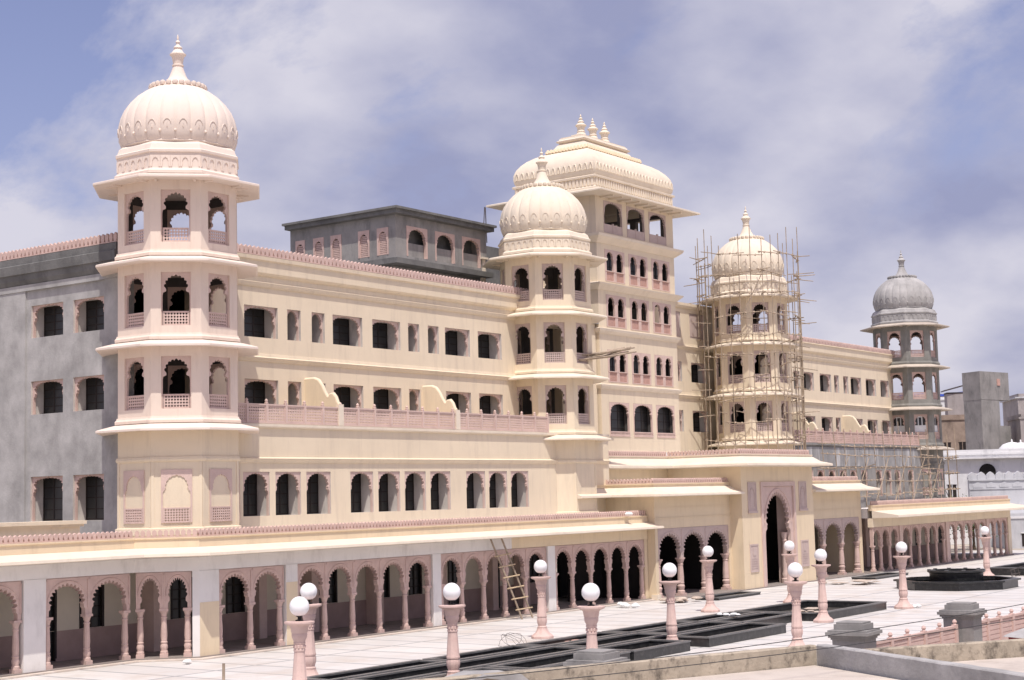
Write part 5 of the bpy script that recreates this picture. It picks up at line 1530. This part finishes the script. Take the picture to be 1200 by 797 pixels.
house('white_flat', 'white upper house behind the brown house', rect(232, 91, 12, 9, QA), 0, 19.2, 'white_wash', [(0, 0.3, 16.8, 0.7, 1.0)], 0.3)
rb = house('roof_cabin', 'small pale cabin with dark pitched roof on a far rooftop', rect(222.5, 82.2, 2.6, 2.4, QA), 15.8, 19.6, 'grey_old', (), 0.0, trim='rust')
q = MB(); q.prism([(-1.7, 19.9), (1.5, 20.7), (1.5, 20.85), (-1.7, 20.05)], -1.6, 1.6); q.build('pitched_roof', 'rust', rb, None, (0, 0, 0.1), QA)
house('grey_house', 'old grey building with open window holes at the right edge', rect(214.5, 65.0, 12, 8, QA), 0, 15.0, 'grey_old', [(0, 0.2, 13.0, 0.9, 1.5), (0, 0.42, 13.0, 0.9, 1.5), (0, 0.65, 13.0, 0.9, 1.5), (0, 0.2, 9.6, 0.5, 1.8), (0, 0.32, 9.6, 0.5, 1.8), (0, 0.44, 9.6, 0.5, 1.8)], 0.4, trim='grey_old')
house('far_block', 'pale distant house low on the skyline at the right edge', rect(262, 74, 26, 12, QA), 0, 20.0, 'grey_old', [(0, 0.2, 17, 1, 1.4), (0, 0.5, 17, 1, 1.4), (0, 0.8, 17, 1, 1.4)], 0.5, trim='white_dull')
r_ = thing('roof_tarpaulin', 'bright blue tarpaulin on a far rooftop right of the grey domed tower', 'tarpaulin', (231, 88.5, 19.9), QA)
b = MB(); b.prism([(-5.5, 0), (-5.3, 0.35), (-2, 0.55), (1, 0.30), (4, 0.6), (6, 0.3), (6, 0)], -1.2, 1.2); b.build('sheet', 'blue_tarp', r_)

# ------------------------------------------------------------------ trees beyond the far arcade
def tree(lab, x, y, h, r, seed):
    random.seed(seed)
    root = thing('tree', lab, 'tree', (x, y, 0), 0, 'trees beyond the far arcade')
    b = MB(); b.tube([(0, 0, 0), (0.1, 0.05, h*0.3), (0.0, 0.1, h*0.6)], 0.22, 7, 0.10)
    tips = []
    for i in range(6):
        a = i*1.05+random.uniform(-0.3, 0.3); q = (r*0.7*math.cos(a), r*0.7*math.sin(a), h*random.uniform(0.6, 0.9)); tips.append(q)
        b.tube([(0, 0.05, h*0.4), (q[0]*0.5, q[1]*0.5, h*0.6), q], 0.09, 5, 0.03)
    tr = b.build('trunk', 'bark', root)
    b = MB()
    for i in range(2200):
        c = Vector(random.choice(tips)) if random.random() < 0.8 else Vector((0, 0, h*0.75))
        p = c+Vector((random.gauss(0, r*0.3), random.gauss(0, r*0.3), random.gauss(0, h*0.11)))
        s = random.uniform(0.08, 0.17)
        a = Vector((random.gauss(0, 1), random.gauss(0, 1), random.gauss(0, 0.6))).normalized(); e = a.orthogonal().normalized()
        b.face([b.p(*(p-a*s)), b.p(*(p+e*s*0.5)), b.p(*(p+a*s)), b.p(*(p-e*s*0.5))])
    b.build('crown', 'leaf', root)
tree('leafy green tree seen through the last far arcade bay, left one', 147.5, 58.5, 5.4, 2.2, 1)
tree('leafy green tree seen through the last far arcade bay, middle one', 152.5, 58.0, 5.0, 2.2, 2)
tree('leafy green tree seen through the last far arcade bay, right one', 157.5, 57.0, 4.8, 2.0, 3)
